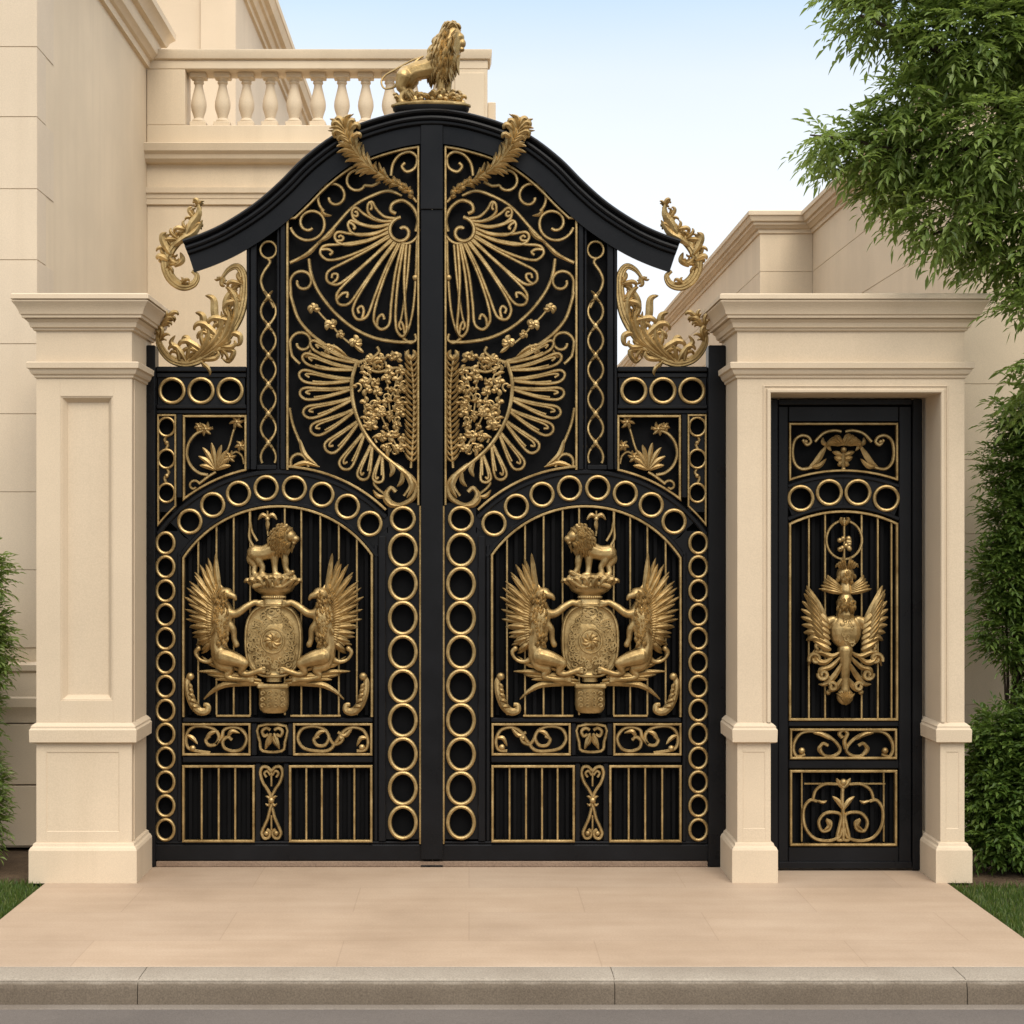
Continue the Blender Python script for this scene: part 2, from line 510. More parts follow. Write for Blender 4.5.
# black frame members
m = M()
def bar(x0, x1, y0, y1, f=-0.02, b=0.05, c=0.005):
    m.box((x0-156)*S, (x1-156)*S, f, b, (866-y1)*S, (866-y0)*S, c)
def on_hood(x, n=22):
    c = hood_offset(n); 
    return min(c, key=lambda p: abs(p[0]-x))[1]
bar(421.8, 431.7, 150, 859, -0.030)                      # meeting stile
bar(152, 157, 367, 859, -0.016)                          # hinge stile
bar(157, 247, 367, 372, -0.030); bar(157, 247, 373, 378, -0.020)
bar(157, 247, 405, 409, -0.026); bar(157, 247, 410, 414, -0.018)
bar(177, 183, 414, 498, -0.020)
bar(247, 250, on_hood(248), 470, -0.026); bar(250.5, 257, on_hood(254), 470, -0.018)
bar(277, 280, on_hood(278), 470, -0.018); bar(280.5, 286, on_hood(283), 470, -0.024)
bar(257, 277, 465, 470, -0.022)
bar(152, 431.7, 844, 860, -0.024)
bar(157, 421, 841, 843.5, -0.018)
bar(374, 378, 545, 841, -0.016); bar(378.5, 386, 536, 841, -0.024)
bar(178, 182, 552, 841, -0.020)
bar(183, 373, 717.5, 722, -0.022); bar(183, 373, 756, 762, -0.024)
bar(251.5, 257, 723, 755.5, -0.014); bar(288, 293, 723, 755.5, -0.014)
bar(255.5, 261, 763, 841, -0.014); bar(284, 289, 763, 841, -0.014)
# arch rails (curved, each side of the ring band)
CA = (279, 620)
def arc(r, a0, a1, n=30): return [PL.xz(CA[0]+r*math.sin(R(a0+(a1-a0)*i/n)), CA[1]-r*math.cos(R(a0+(a1-a0)*i/n))) for i in range(n+1)]
m.strip(arc(148, -54.5, 46), 5*S, -0.022, 0.045)
m.strip(arc(117, -57, 57), 4.5*S, -0.020, 0.045)
m.build('frame', 'black', leafL, 30)

# perforated plates behind the rings
m = M()
A = [-42.0+12.2*i for i in range(8)]
for a in A:
    holed_cell(m, PL, polar_outline(CA, 116, 150, a-6.1, a+6.1), (CA[0]+132.5*math.sin(R(a)), CA[1]-132.5*math.cos(R(a))), (10.4, 10.7), -0.008, BK0)
SIDE = [543+23.85*i for i in range(13)]
for y in SIDE: holed_cell(m, PL, rect_outline(156.5, 179, y-11.92, y+11.92), (166, y), (8.0, 9.6), -0.004, BK0)
BIG = [550+34.0*i for i in range(9)]
for y in BIG: holed_cell(m, PL, rect_outline(385.5, 420, y-17, y+17), (403, y), (11.9, 14.4), -0.005, BK0)
holed_cell(m, PL, rect_outline(388, 420, 503, 533), (403, 519), (11, 11), -0.005, BK0)
for x in (172.5, 201.5, 230.5): holed_cell(m, PL, rect_outline(x-14.5, x+14.5, 378, 405), (x, 391), (11.6, 11.6), -0.006, BK0)
for y0, y1, c in ((415, 442, 427), (442, 476, 459), (476, 512, 493)): holed_cell(m, PL, rect_outline(157.5, 176.5, y0, y1), (167, c), (7.5, 8.6), -0.002, BK0)
for poly in ([(177.5, 529), (184, 537), (197, 544), (184, 561), (177.5, 561)], [(366, 545), (376, 536), (387, 527), (387, 548), (374, 562)]):
    m.slab([PL.xz(*p) for p in poly], -0.0035, BK0-.001)
m.build('ring_plate', 'black', leafL, 20)

# gold rings, one object each
def rings(mesh, spots, parent, P, y=-0.016):
    for (px, py) in spots: link('ring', mesh, 'gold', parent, P(px, py, y))
RM = {k: ring_mesh(*v) for k, v in dict(arch=(11.1, 11.4, 1.8), side=(8.7, 10.3, 1.7), big=(13.2, 15.7, 2.1), first=(11.4, 11.4, 1.9), top=(12.0, 12.0, 1.9), small=(8.2, 9.2, 1.3)).items()}
rings(RM['arch'], [(CA[0]+132.5*math.sin(R(a)), CA[1]-132.5*math.cos(R(a))) for a in A], leafL, PL)
rings(RM['side'], [(166, y) for y in SIDE], leafL, PL)
rings(RM['big'], [(403, y) for y in BIG], leafL, PL)
rings(RM['first'], [(403, 519)], leafL, PL)
rings(RM['top'], [(172.5, 391), (201.5, 391), (230.5, 391)], leafL, PL)
rings(RM['small'], [(167, 427), (167, 459), (167, 493)], leafL, PL)

# gold borders
def border(name, pts, w=2.4, closed=True, y0=-0.030, y1=0.0, parent=leafL, P=PL):
    b = M(); b.strip([P.xz(*p) for p in pts], w*S, y0, y1, closed); return b.build(name, 'gold', parent, 30)
def arcpx(c, r, a0, a1, n=16): return [(c[0]+r*math.sin(R(a0+(a1-a0)*i/n)), c[1]-r*math.cos(R(a0+(a1-a0)*i/n))) for i in range(n+1)]
ho = [p for p in hood_offset(35) if 290 < p[0] < 417]
hs = 44.2
border('panel_border', [(287.8, 470), (287.8, 219)]+ho+[(418.5, 147.5), (418.5, 505)], 2.4, False)
border('panel_border', [p for p in arcpx(CA, 153.5, 3.3, hs)], 2.4, False)
border('inner_bar', [(420.6, 506), (420.6, 843)], 2.6, False, -0.034)
border('panel_border', [(184.6, 416.5), (246, 416.5), (246, 470)]+[p for p in arcpx(CA, 153.5, -12.5, -38)][1:]+[(184.6, 497)], 2.2)
border('panel_border', [(158.8, 415.5), (176, 415.5), (176, 506)]+[p for p in arcpx(CA, 153.5, -42.5, -51.5, 6)][1:], 1.8)
border('window_border', [(184, 716.5)]+arcpx(CA, 113.5, -56.8, 55.0, 34)+[(372, 716.5)], 2.4, False)
border('window_border', [(217, 715.5), (251, 715.5)], 2.0, False); border('window_border', [(291, 715.5), (341, 715.5)], 2.0, False)
border('scroll_border', [(184, 724), (250, 724), (250, 754), (184, 754)], 2.2)
border('scroll_border', [(294.5, 724), (371.5, 724), (371.5, 754), (294.5, 754)], 2.2)
border('bar_border', [(184, 766), (254, 766), (254, 840.5), (184, 840.5)], 2.4)
border('bar_border', [(290.5, 766), (371.5, 766), (371.5, 840.5), (290.5, 840.5)], 2.4)

# gold bars and the flat black slats behind them
def vbar(px, y0, y1, w=1.9, parent=leafL, P=PL):
    b = M(); x = P(px, 0)[0]; b.box(x-w*S/2, x+w*S/2, -0.016, 0.002, (866-y1)*S, (866-y0)*S, 0.002); return b.build('bar', 'gold', parent, 30)
for x in (198.6, 216.8, 234, 250.5, 285, 301.5, 320.5, 339, 357):
    top = CA[1]-math.sqrt(113.5**2-(x-CA[0])**2)
    vbar(x, top, 715)
for x in (202, 219, 235.5): vbar(x, 767, 839.5)
for x in (306.5, 322, 338, 354.5): vbar(x, 767, 839.5)
b = M()
def slats(x0, x1, y0, y1, pitch, w, topf=None):
    n = max(1, int((x1-x0)/pitch))
    for i in range(n):
        xc = x0+(i+.5)*(x1-x0)/n; t = topf(xc) if topf else y0
        b.box((xc-w/2-156)*S, (xc+w/2-156)*S, 0.018, 0.044, (866-y1)*S, (866-t)*S, 0.004)
slats(185, 371, 0, 716, 9.2, 4.4, lambda x: CA[1]-math.sqrt(112**2-(x-CA[0])**2))
slats(185, 253, 767, 840, 8.6, 4.2); slats(292, 371, 767, 840, 8.0, 4.0)
b.build('slat', 'sheet', leafL, 30)

# ---- chain panel
b = M()
wire(b, PL, [(268.5+8*math.cos(R(a)), 250-8.5*math.sin(R(a))) for a in range(0, 360, 30)], 1.3, -0.004, 3, closed=True)
wire(b, PL, [(268, 259), (270, 263), (264, 272), (261, 281), (264, 291), (270, 300), (274, 308)], 1.5, -0.004)
for ph in (0, 1):
    pts = []
    for i in range(0, 81):
        y = 297+i*(463-297)/80; s = math.sin((y-297)/29.2*math.pi)
        pts.append((268.5+(7.6 if ph else -7.6)*s, y, -0.004+(0.008 if ph else -0.004)*math.cos((y-297)/29.2*math.pi)))
    wire(b, PL, pts, 1.35, 0, 1)
for k in range(6):
    y = 297+29.2*k; bead(b, PL, 268.5, y, 2.6, -0.008, 1.3)
    for sx in (-1, 1):
        frond(b, PL, [(268.5, y), (268.5+sx*2.5, y-4), (268.5+sx*5, y-6)], 1.3, -0.010)
        frond(b, PL, [(268.5, y), (268.5+sx*2.5, y+4), (268.5+sx*5, y+5)], 1.2, -0.010)
b.build('chain_ornament', 'gold', leafL)
# ---- links between the little rings on the shoulder
b = M()
wire(b, PL, [(167, 436), (165, 440), (168, 445), (166.5, 449)], 1.6, -0.008); bead(b, PL, 167, 443, 2.4, -.01)
b.build('ring_link', 'gold', leafL)
b = M()
wire(b, PL, [(167, 468), (169, 473), (165, 478), (167, 484)], 1.6, -0.008)
bead(b, PL, 167, 476, 2.4, -.01)
b.build('ring_link', 'gold', leafL)

# ---- flower panel
b = M()
wire(b, PL, [(213, 428), (205, 430), (196, 434), (189, 443), (187, 455), (191, 466), (199, 473), (208, 475)], 1.6, -0.004)
wire(b, PL, spiral(194, 486, 6, 2, 20, 330, 14), 1.3, -0.004); wire(b, PL, [(199, 484), (208, 477), (216, 472)], 1.5, -.004)
for i, a in enumerate((160, 138, 118, 98, 78, 60, 42, 20)):
    L = (17, 23, 28, 30, 28, 26, 22, 16)[i]; ca, sa = math.cos(R(a)), math.sin(R(a))
    frond(b, PL, [(216, 470), (216+ca*L*.55, 470-sa*L*.6), (216+ca*L, 470-sa*L*.95+1)], 2.4, -0.012-.002*(i % 2))
wire(b, PL, [(222, 462), (229, 447), (233, 433), (237, 422)], 1.2, -.004)
for (x, y, r) in ((237, 422, 6.5), (206, 429, 6), (230, 457, 5.5), (241, 446, 5), (199, 427, 4)):
    for a in range(0, 360, 60): frond(b, PL, [(x, y), (x+r*.6*math.cos(R(a)), y-r*.6*math.sin(R(a))), (x+r*1.25*math.cos(R(a+14)), y-r*1.25*math.sin(R(a+14)))], 1.7, -.010)
    bead(b, PL, x, y, 1.8, -.014)
wire(b, PL, [(229, 457), (236, 452), (242, 456), (244, 464)], 1.2, -.004)
b.build('flower_ornament', 'gold', leafL)

# ---- shell fan
b = M()
SH = (397, 236)
petals = [((369, 205), 5.0), ((353, 212), 5.8), ((349, 226), 6.2), ((336, 238), 6.2), ((322, 254), 7.8), ((329, 281), 8.4), ((340, 303), 8.2), ((358, 318), 8.4), ((381, 328), 8.4), ((402, 335), 5.5)]
for i, ((tx, ty), w) in enumerate(petals):
    t = i/(len(petals)-1)
    ba = R(120+t*165); bx, by = 402+13*math.cos(ba), 231-13*math.sin(ba)
    dx, dy = tx-bx, ty-by; l = math.hypot(dx, dy); dx, dy = dx/l, dy/l; nx, ny = -dy, dx
    sag = (-6, -6, -5.5, -5, -4, -1.5, 1, 2.5, 3.5, 3)[i]
    def pt(f, o): 
        s_ = sag*math.sin(math.pi*f)
        return (bx+dx*l*f+nx*(o+s_), by+dy*l*f+ny*(o+s_), -0.004-0.012*f)
    loop = [pt(0, 1.2), pt(.35, w*.5), pt(.7, w*.86), pt(.9, w), pt(.98, w*.7), pt(1.02, 0), pt(.98, -w*.7), pt(.9, -w), pt(.7, -w*.86), pt(.35, -w*.5), pt(0, -1.2)]
    wire(b, PL, loop, 1.55, 0, 5)
    if i % 2: wire(b, PL, [pt(.99, -w*.5), pt(.9, -w*.35), pt(.86, w*.1), pt(.91, w*.4), pt(.95, w*.05)], 1.5, 0, 4)
    else: wire(b, PL, [pt(.99, w*.5), pt(.9, w*.45), pt(.85, 0), pt(.9, -w*.3)], 1.6, 0, 4)
wire(b, PL, spiral(402, 232, 14.5, 3, 95, 480, 34), 1.9, -0.012, 2)
wire(b, PL, spiral(402, 232, 17.5, 10, 10, -110, 20), 1.5, -0.006, 2)
wire(b, PL, [(416, 232), (418, 220), (413, 208), (403, 201), (393, 204), (391, 211), (396, 214)], 2.0, -.010)
wire(b, PL, [(417, 240), (416, 275), (413, 310), (408, 330), (403, 338)], 1.5, -.004)
wire(b, PL, [(410, 245), (407, 280), (402, 315), (398, 328)], 1.4, -.004)
wire(b, PL, [(403, 338), (410, 343), (416, 340), (415, 334)], 1.6, -.004)
bead(b, PL, 415.5, 278, 3.2, -.012)
b.build('shell_ornament', 'gold', leafL)

# ---- scrolling wires around the shell, each one a scroll of its own
def scroll(pts, r=1.6, n=5, extra=()):
    b = M(); wire(b, PL, pts, r, -.003, n)
    for (q, w) in extra: frond(b, PL, q, w, -.009)
    b.build('scroll', 'gold', leafL)
scroll(spiral(309, 223, 19, 15, 195, 380, 18)+spiral(310, 224, 15, 5, 20, 300, 20)[1:], 1.6, 2)
scroll([(304, 209), (300, 204), (303, 193)][::-1][:0]+spiral(333, 197, 19, 14, 150, 330, 14)[::-1]+[] if 0 else spiral(334, 197, 17.5, 5, 235, -170, 36), 1.6, 2, [([(321, 210), (325, 215), (332, 216)], 1.8)])
scroll(spiral(357, 181, 11, 9, 60, 330, 20)+[(372, 186), (380, 182)], 1.6, 2)
scroll([(391, 176), (393, 164), (400, 155), (410, 152), (417, 158), (415, 168), (407, 172), (402, 167), (405, 163)], 1.7)
scroll([(290, 263), (304, 256), (318, 244), (332, 230), (352, 208), (370, 197), (388, 191), (402, 196)], 1.8, 6, [([(296, 261), (310, 253), (322, 240)], 1.9), ([(318, 243), (330, 236), (336, 226)], 1.9)])
scroll([(309, 259), (311, 273), (318, 291), (334, 312), (353, 328), (374, 338), (396, 342), (413, 342)], 1.8, 6)
scroll([(291, 296)]+spiral(302.5, 282, 12.5, 5, 195, -195, 34), 1.6, 2)
scroll([(290, 292), (293, 304), (299, 320), (312, 335), (330, 348), (347, 358), (362, 363)], 1.8, 6, [([(324, 345), (336, 348), (348, 357)], 1.9)])
scroll([(300, 364), (292, 356)]+spiral(302, 343, 12, 5, 180, -175, 32), 1.6, 2, [([(311, 350), (308, 356), (302, 356)], 2)])
scroll([(289.5, 408), (293, 425), (301, 445), (308, 460)], 1.6, 6, [([(300, 440), (305, 455), (318, 466)], 2.6)])
scroll([(291, 467)]+spiral(299, 462, 8.5, 7, 190, 0, 14)+[(309, 467)], 1.7, 2, [([(292, 467), (305, 463), (320, 467)], 2.4)])

# ---- flower sprigs
b = M()
def blossom(bb, P, x, y, r, n=5, ph=0, yy=-.008):
    rr_ = random.Random(int(x*97+y*31))
    for k in range(n):
        a = R(ph+360*k/n+rr_.uniform(-22, 22)); r_ = r*rr_.uniform(.8, 1.3)
        frond(bb, P, [(x, y), (x+r_*.6*math.cos(a), y-r_*.6*math.sin(a)), (x+r_*1.1*math.cos(a+.5), y-r_*1.1*math.sin(a+.5))], r*.5, yy)
    bead(bb, P, x, y, r*.36, yy-.006)
wire(b, PL, [(314, 306), (322, 316), (332, 326), (342, 337), (352, 345)], 1.2, -.002)
for (x, y, r, ph) in ((314, 308, 5, 20), (331, 324, 5.5, 70), (355, 342, 6, 10), (330, 350, 5, 40), (341, 334, 4, 0)): blossom(b, PL, x, y, r, 5, ph)
frond(b, PL, [(354, 345), (360, 350), (364, 353)], 2, -.008)
rnd = random.Random(5)
def rib_x(y):
    q = ((350, 362), (362, 357), (378, 352.5), (392, 352), (410, 355), (428, 362), (446, 374), (461, 390), (471, 404))
    for (a, xa), (c_, xc) in zip(q, q[1:]):
        if y <= c_: return xa+(xc-xa)*(y-a)/(c_-a)
    return 404
for gy in range(9):
    y0 = 358+gy*11.2; xl = rib_x(y0)+6; nx = max(1, round((405-xl)/11.5))
    for gx in range(nx):
        blossom(b, PL, xl+(gx+.5+.25*(gy % 2))*(404-xl)/nx+rnd.uniform(-1.5, 1.5), y0+rnd.uniform(-2, 2), rnd.uniform(3.6, 5.2), rnd.choice((3, 4, 5)), rnd.uniform(0, 90))
wire(b, PL, [(366, 365), (375, 390), (381, 415), (397, 447)], 1.1, -.002); wire(b, PL, [(386, 362), (388, 390), (391, 415), (404, 452)], 1.1, -.002)
wire(b, PL, [(398, 372), (392, 395), (379, 410)], 1.0, -.002)
for k in range(34):
    y = 358+95*rnd.random(); x = rnd.uniform(rib_x(y)+5, 404)
    a0 = rnd.uniform(0, 360); wire(b, PL, spiral(x, y, rnd.uniform(3.5, 6), 1.2, a0, a0+rnd.choice((-1, 1))*300, 8), rnd.uniform(.8, 1.2), rnd.uniform(-.01, 0), 2, sides=6)
    a = R(rnd.uniform(0, 360)); frond(b, PL, [(x, y), (x+4*math.cos(a), y-4*math.sin(a)), (x+8*math.cos(a+.4), y-8*math.sin(a+.4))], 1.9, -.012)
wire(b, PL, [(360, 362), (372, 358), (379, 352), (377, 347)], 1.6, -.006); wire(b, PL, [(362, 366), (378, 372), (396, 368), (408, 372)], 1.6, -.006)
b.build('flower_sprig', 'gold', leafL)

# ---- wing fan
b = M()
rib = cr([(357, 362), (352.5, 378), (352, 392), (355, 410), (362, 428), (374, 446), (390, 461), (404, 471)], 8)
b.tube([PL(p[0], p[1], -.010) for p in rib], 2.1*S, 8)
wire(b, PL, [(404, 471), (414, 480), (416, 490), (411, 499), (400, 505), (391, 502), (387, 494), (391, 488), (396, 492)], 2.2, -.010)
wire(b, PL, [(396, 464), (408, 474), (410, 486), (404, 496)], 1.5, -.012)
wire(b, PL, [(389, 497), (379, 490), (374, 483), (378, 478)], 1.5, -.008)
for (pts, w) in (([(398, 468), (408, 476), (412, 488), (407, 498)], 3.0), ([(412, 478), (417, 487), (414, 498), (405, 505)], 2.6), ([(400, 506), (391, 505), (385, 498), (386, 490)], 2.8), ([(390, 462), (393, 470), (390, 477)], 2.6), ([(402, 472), (402, 481), (397, 487)], 2.4), ([(384, 497), (378, 496), (373, 490)], 2.2)): frond(b, PL, pts, w, -.018, 2.0)
tips = [(312, 342, 3.4), (304, 356, 4.2), (300.5, 374, 4.6), (301, 393, 4.6), (304.5, 413, 4.8), (312, 431, 5.2), (327, 450, 5.4), (343, 468, 5.2), (362, 479, 4.6), (378, 482, 4.0)]
for i, (tx, ty, w) in enumerate(tips):
    bx, by = rib[int(i/(len(tips)-1)*(len(rib)-13))][:2]
    dx, dy = tx-bx, ty-by; l = math.hypot(dx, dy); dx, dy = dx/l, dy/l; nx, ny = -dy, dx
    sag = (4-i*.5)
    def pt(f, o):
        s_ = -sag*math.sin(math.pi*f*.9)
        return (bx+dx*l*f+nx*(o+s_), by+dy*l*f+ny*(o+s_), -0.004-.012*f)
    wire(b, PL, [pt(0, 1), pt(.25, w*.55), pt(.6, w*1.05), pt(.85, w*1.3), pt(.97, w*.95), pt(1.02, 0), pt(.97, -w*.95), pt(.85, -w*1.3), pt(.6, -w*1.05), pt(.25, -w*.55), pt(0, -1)], 1.5, 0, 5)
    wire(b, PL, [pt(.06, -w*.1), pt(.45, -w*.5), pt(.75, -w*.75)], 1.1, 0, 4)
    wire(b, PL, [pt(.05, w*.1), pt(.4, w*.45), pt(.78, w*.75), pt(.9, w*.3), pt(.82, -w*.1)], 1.25, 0, 4)
b.build('wing_ornament', 'gold', leafL)
# ---- upright feather beside the wing
b = M()
wire(b, PL, [(410, 355), (413, 380), (414, 410), (413, 440), (411, 468)], 1.5, -.006)
for k in range(19):
    y = 358+k*5.6
    for sx in (-1, 1): frond(b, PL, [(412.5, y+3), (412.5+sx*4.2, y-1), (412.5+sx*(5.4 if sx > 0 else 8), y-6-rnd.uniform(0, 2))], 1.5, -.012)
for sx in (-1, 1): frond(b, PL, [(411, 360), (411+sx*4, 355), (411+sx*2, 350)], 2.4, -.014)
b.build('feather_ornament', 'gold', leafL)

# ---- plume crossing the hood
b = M()
pl = cr([(417, 203), (405, 190), (388, 181), (370, 170), (356, 155), (347, 138), (343, 124)], 8)
yd = lambda t: -0.020-0.125*min(1, max(0, (t-.2)/.5))
n = len(pl)
b.tube([PL(p[0], p[1], yd(i/(n-1))) for i, p in enumerate(pl)], [S*(1.4+1.4*i/n) for i in range(n)], 7)
for i in range(3, n-6):
    t = i/(n-1); p = pl[i]; q = pl[i-1]; a = math.degrees(math.atan2(-(p[1]-q[1]), p[0]-q[0]))
    L = (5+11*min(1, t*1.9))*rnd.uniform(.75, 1.25)
    for sx in (-1, 1):
        if rnd.random() < .2: continue
        c1, c2 = R(a+sx*rnd.uniform(18, 34)), R(a+sx*rnd.uniform(40, 75))
        frond(b, PL, [(p[0], p[1], yd(t)-.004), (p[0]+L*.6*math.cos(c1), p[1]-L*.6*math.sin(c1), yd(t)-rnd.uniform(.010, .022)), (p[0]+L*.6*math.cos(c1)+L*.5*math.cos(c2), p[1]-L*.6*math.sin(c1)-L*.5*math.sin(c2), yd(t)-.006)], rnd.uniform(1.7, 2.5), 0, 2.2)
for x, y, a, c, L, w in ((349, 143, 142, 1, 19, 4.2), (347, 138, 122, 1, 20, 4.4), (346, 135, 104, 1, 17, 4.0), (348, 137, 76, -1, 17, 4.0), (349, 140, 58, -1, 19, 4.2), (351, 146, 150, 1, 15, 3.4), (352, 146, 46, -1, 15, 3.4)):
    pts = []; aa = R(a); px, py = x, y
    for j in range(11):
        pts.append((px, py, -.150-.012*math.sin(math.pi*j/10))); aa += R(c*(3 if j < 5 else 30)); k = L/9*(1 if j < 6 else .55)
        px += math.cos(aa)*k; py -= math.sin(aa)*k
    frond(b, PL, pts, w*.8, 0, 2.6, 3, .45, .4, .5)
b.build('plume_ornament', 'gold', leafL)

# ---- acanthus standing on the shoulder
b = M()
acanthus(b, PL, [(222, 279), (229, 270), (238, 267), (244, 277), (244, 296), (239, 317), (226, 338), (209, 354), (189, 363), (171, 359), (160, 345), (160, 330), (167, 321)], 3.2,
    [(.30, 150, 15, 3.4, 1), (.36, 175, 20, 3.6, 1), (.45, 150, 25, 4.2, 1), (.53, 118, 30, 4.4, 1), (.60, 130, 28, 4.2, 1), (.68, 105, 22, 4.0, 1), (.55, -20, 17, 3.4, 1), (.63, -15, 20, 3.6, 1), (.93, 70, 15, 3.6, -1), (.99, 60, 13, 3.6, -1), (.04, -120, 10, 3, 1), (.86, 60, 13, 3.2, 1)], -.012, 3)
for (pts, w) in (([(226, 338), (216, 318), (214, 300), (206, 296)], 4), ([(232, 328), (226, 306), (232, 292), (238, 286)], 3.6), ([(218, 346), (206, 330), (203, 316), (196, 313)], 4), ([(205, 355), (193, 348), (187, 338), (182, 340)], 3.6), ([(224, 342), (232, 334), (240, 336), (240, 344), (234, 346)], 3.2), ([(214, 352), (224, 350), (234, 352), (229, 362), (222, 358)], 3)):
    frond(b, PL, pts, w, -.02, 2.4)
for (pts, w) in (([(196, 360), (212, 344), (222, 326), (222, 312)], 3), ([(202, 357), (220, 343), (229, 322), (227, 306)], 3), ([(190, 362), (203, 349), (209, 334), (207, 324)], 3), ([(228, 335), (236, 318), (236, 304), (231, 298)], 3), ([(180, 361), (178, 350), (172, 343), (176, 336)], 3), ([(212, 350), (226, 340), (234, 324), (234, 312)], 2.6), ([(238, 318), (236, 300), (230, 290), (226, 288)], 3)):
    frond(b, PL, pts, w, -.028, 2.4, 6)
b.build('acanthus_scroll', 'gold', leafL)

# ---- scroll panels, small motif, twisted motif, corner curls
b = M()
wire(b, PL, spiral(202, 738, 17, 15, 300, 215, 6)[:1]+[(193, 750), (187, 745), (187, 734), (193, 727), (204, 726), (214, 729), (219, 736), (216, 744), (209, 745), (206, 740), (210, 736)], 1.8, -.008)
wire(b, PL, [(216, 744), (222, 737), (224, 730), (232, 727), (241, 729), (247, 738), (243, 748), (234, 751), (225, 748), (223, 741), (228, 737), (232, 740)], 1.8, -.008)
bead(b, PL, 193, 748, 3.2, -.012)
for p in ([(206, 740), (211, 733), (219, 731)], [(228, 737), (232, 731), (240, 733)], [(187, 735), (193, 738), (198, 744)]): frond(b, PL, p, 2.2, -.012)
b.build('scroll_ornament', 'gold', leafL)
b = M()
wire(b, PL, [(357, 751), (366, 749), (368, 740), (363, 730), (352, 727), (343, 732), (337, 741), (329, 750), (317, 751), (304, 748), (298, 739), (302, 729), (313, 726), (324, 729), (329, 737), (325, 745), (317, 745), (314, 739), (319, 736)], 1.8, -.008)
wire(b, PL, [(329, 737), (334, 744), (341, 742), (343, 736), (338, 732)], 1.7, -.008); bead(b, PL, 362, 747, 3.2, -.012); bead(b, PL, 341, 738, 2.4, -.012)
for p in ([(314, 739), (320, 732), (327, 731)], [(352, 728), (346, 735), (340, 734)], [(367, 738), (361, 738), (357, 746)]): frond(b, PL, p, 2.2, -.012)
b.build('scroll_ornament', 'gold', leafL)
b = M()
wire(b, PL, [(259, 726), (286, 726), (285, 742), (282, 751), (263, 751), (260, 742)], 1.6, -.008, 3, closed=True)
for sx in (-1, 1):
    wire(b, PL, [(272.5+sx*q[0], q[1]) for q in ((2, 730), (6, 728), (10, 731), (8, 736), (4, 734))], 1.7, -.01)
    frond(b, PL, [(272.5+sx*1.5, 733), (272.5+sx*4, 741), (272.5+sx*7, 749)], 2.6, -.012); frond(b, PL, [(272.5+sx*5, 746), (272.5+sx*2, 741), (272.5+sx*.5, 736)], 1.8, -.016)
b.build('shield_motif', 'gold', leafL)
b = M()
for sx in (-1, 1):
    f = lambda *L: [(271.5+sx*q[0], q[1]) for q in L]
    wire(b, PL, f((0, 771), (4, 767), (9, 767), (11, 773), (8.5, 782), (4, 789), (0.5, 796), (-1, 802), (1.2, 809), (3.5, 818), (7, 826), (9.5, 833), (7, 838), (2.5, 837), (1.2, 832), (4.5, 829)), 1.7, -.008+.003*sx)
    wire(b, PL, f((1, 775), (4, 771), (7, 773), (5, 777)), 1.4, -.008); bead(b, PL, 271.5+sx*4.8, 833, 2.6, -.01)
    frond(b, PL, f((0, 801), (3, 797), (6, 796)), 1.5, -.014); frond(b, PL, f((0, 801), (3, 805), (6, 803)), 1.5, -.014)
bead(b, PL, 271.5, 800, 3.2, -.016); wire(b, PL, [(271.5, 770), (271.5, 786)], 1.1, -.006, 1); wire(b, PL, [(271.5, 815), (271.5, 830)], 1.1, -.006, 1)
b.build('twist_motif', 'gold', leafL)
for sx in (-1, 1):
    b = M(); c = 277.5
    f = lambda *L: [(c+sx*q[0], q[1]) for q in L]
    q = cr(f((86, 676), (89, 680), (88.5, 689), (86, 698), (82, 706), (76, 711), (69.5, 710), (69, 705), (73, 704)), 6); k = len(q)
    b.tube([PL(p[0], p[1], -.03) for p in q], [S*(1.9+2.6*math.sin(math.pi*i/(k-1))) for i in range(k)], 9)
    for i in range(5): hook(b, PL, c+sx*(87-i*2.6), 691+i*4.0, 90+sx*30-sx*i*22, 8, 2.4, sx*-1, -.045)
    bead(b, PL, c+sx*86, 676, 4, -.04)
    b.build('corner_scroll', 'gold', leafL)

# ------------------------------------------------------------------ coat of arms
def solid_tube(m, P, pts, n=5, sides=9):
    """pts = (px, py, y, radius px)"""
    q = cr(pts, n); m.tube([P(p[0], p[1], p[2]) for p in q], [max(.2, p[3])*S for p in q], sides)
    for p in (q[0], q[-1]):
        if p[3] > 1.6: m.blob(P(p[0], p[1], p[2]), (p[3]*S*.97,)*3, 0, 10, 7)

b = M()
# shield: dome with rim, drawn in heraldic oval
sc = (274.5, 640)
def superoval(rx, rz, k=40, e=2.7):
    return [(sc[0]+rx*math.copysign(abs(math.cos(t))**(2/e), math.cos(t)), sc[1]-rz*math.copysign(abs(math.sin(t))**(2/e), math.sin(t))) for t in [2*math.pi*i/k for i in range(k)]]
vs = []; fs = []; lv = [(1, -.02), (1, -.060), (.93, -.072), (.88, -.066), (.8, -.066), (.5, -.085), (.2, -.094)]
for f, y in lv: vs += [PL(p[0], p[1], y) for p in superoval(29*f, 37*f)]
for i in range(len(lv)-1):
    for k in range(40): fs.append((i*40+k, i*40+(k+1) % 40, i*40+40+(k+1) % 40, i*40+40+k))
fs.append(tuple(range((len(lv)-1)*40, len(lv)*40)))
b.add(vs, fs)
coa = b.build('coat_of_arms', 'gold', leafL)
b = M()
wire(b, PL, superoval(27.3, 35.3), 1.5, -.070, 1, closed=True)
wire(b, PL, [(274.5+11*math.cos(R(a)), 640-12*math.sin(R(a)), -.090) for a in range(0, 360, 15)], 1.3, 0, 1, closed=True)
rnd = random.Random(11)
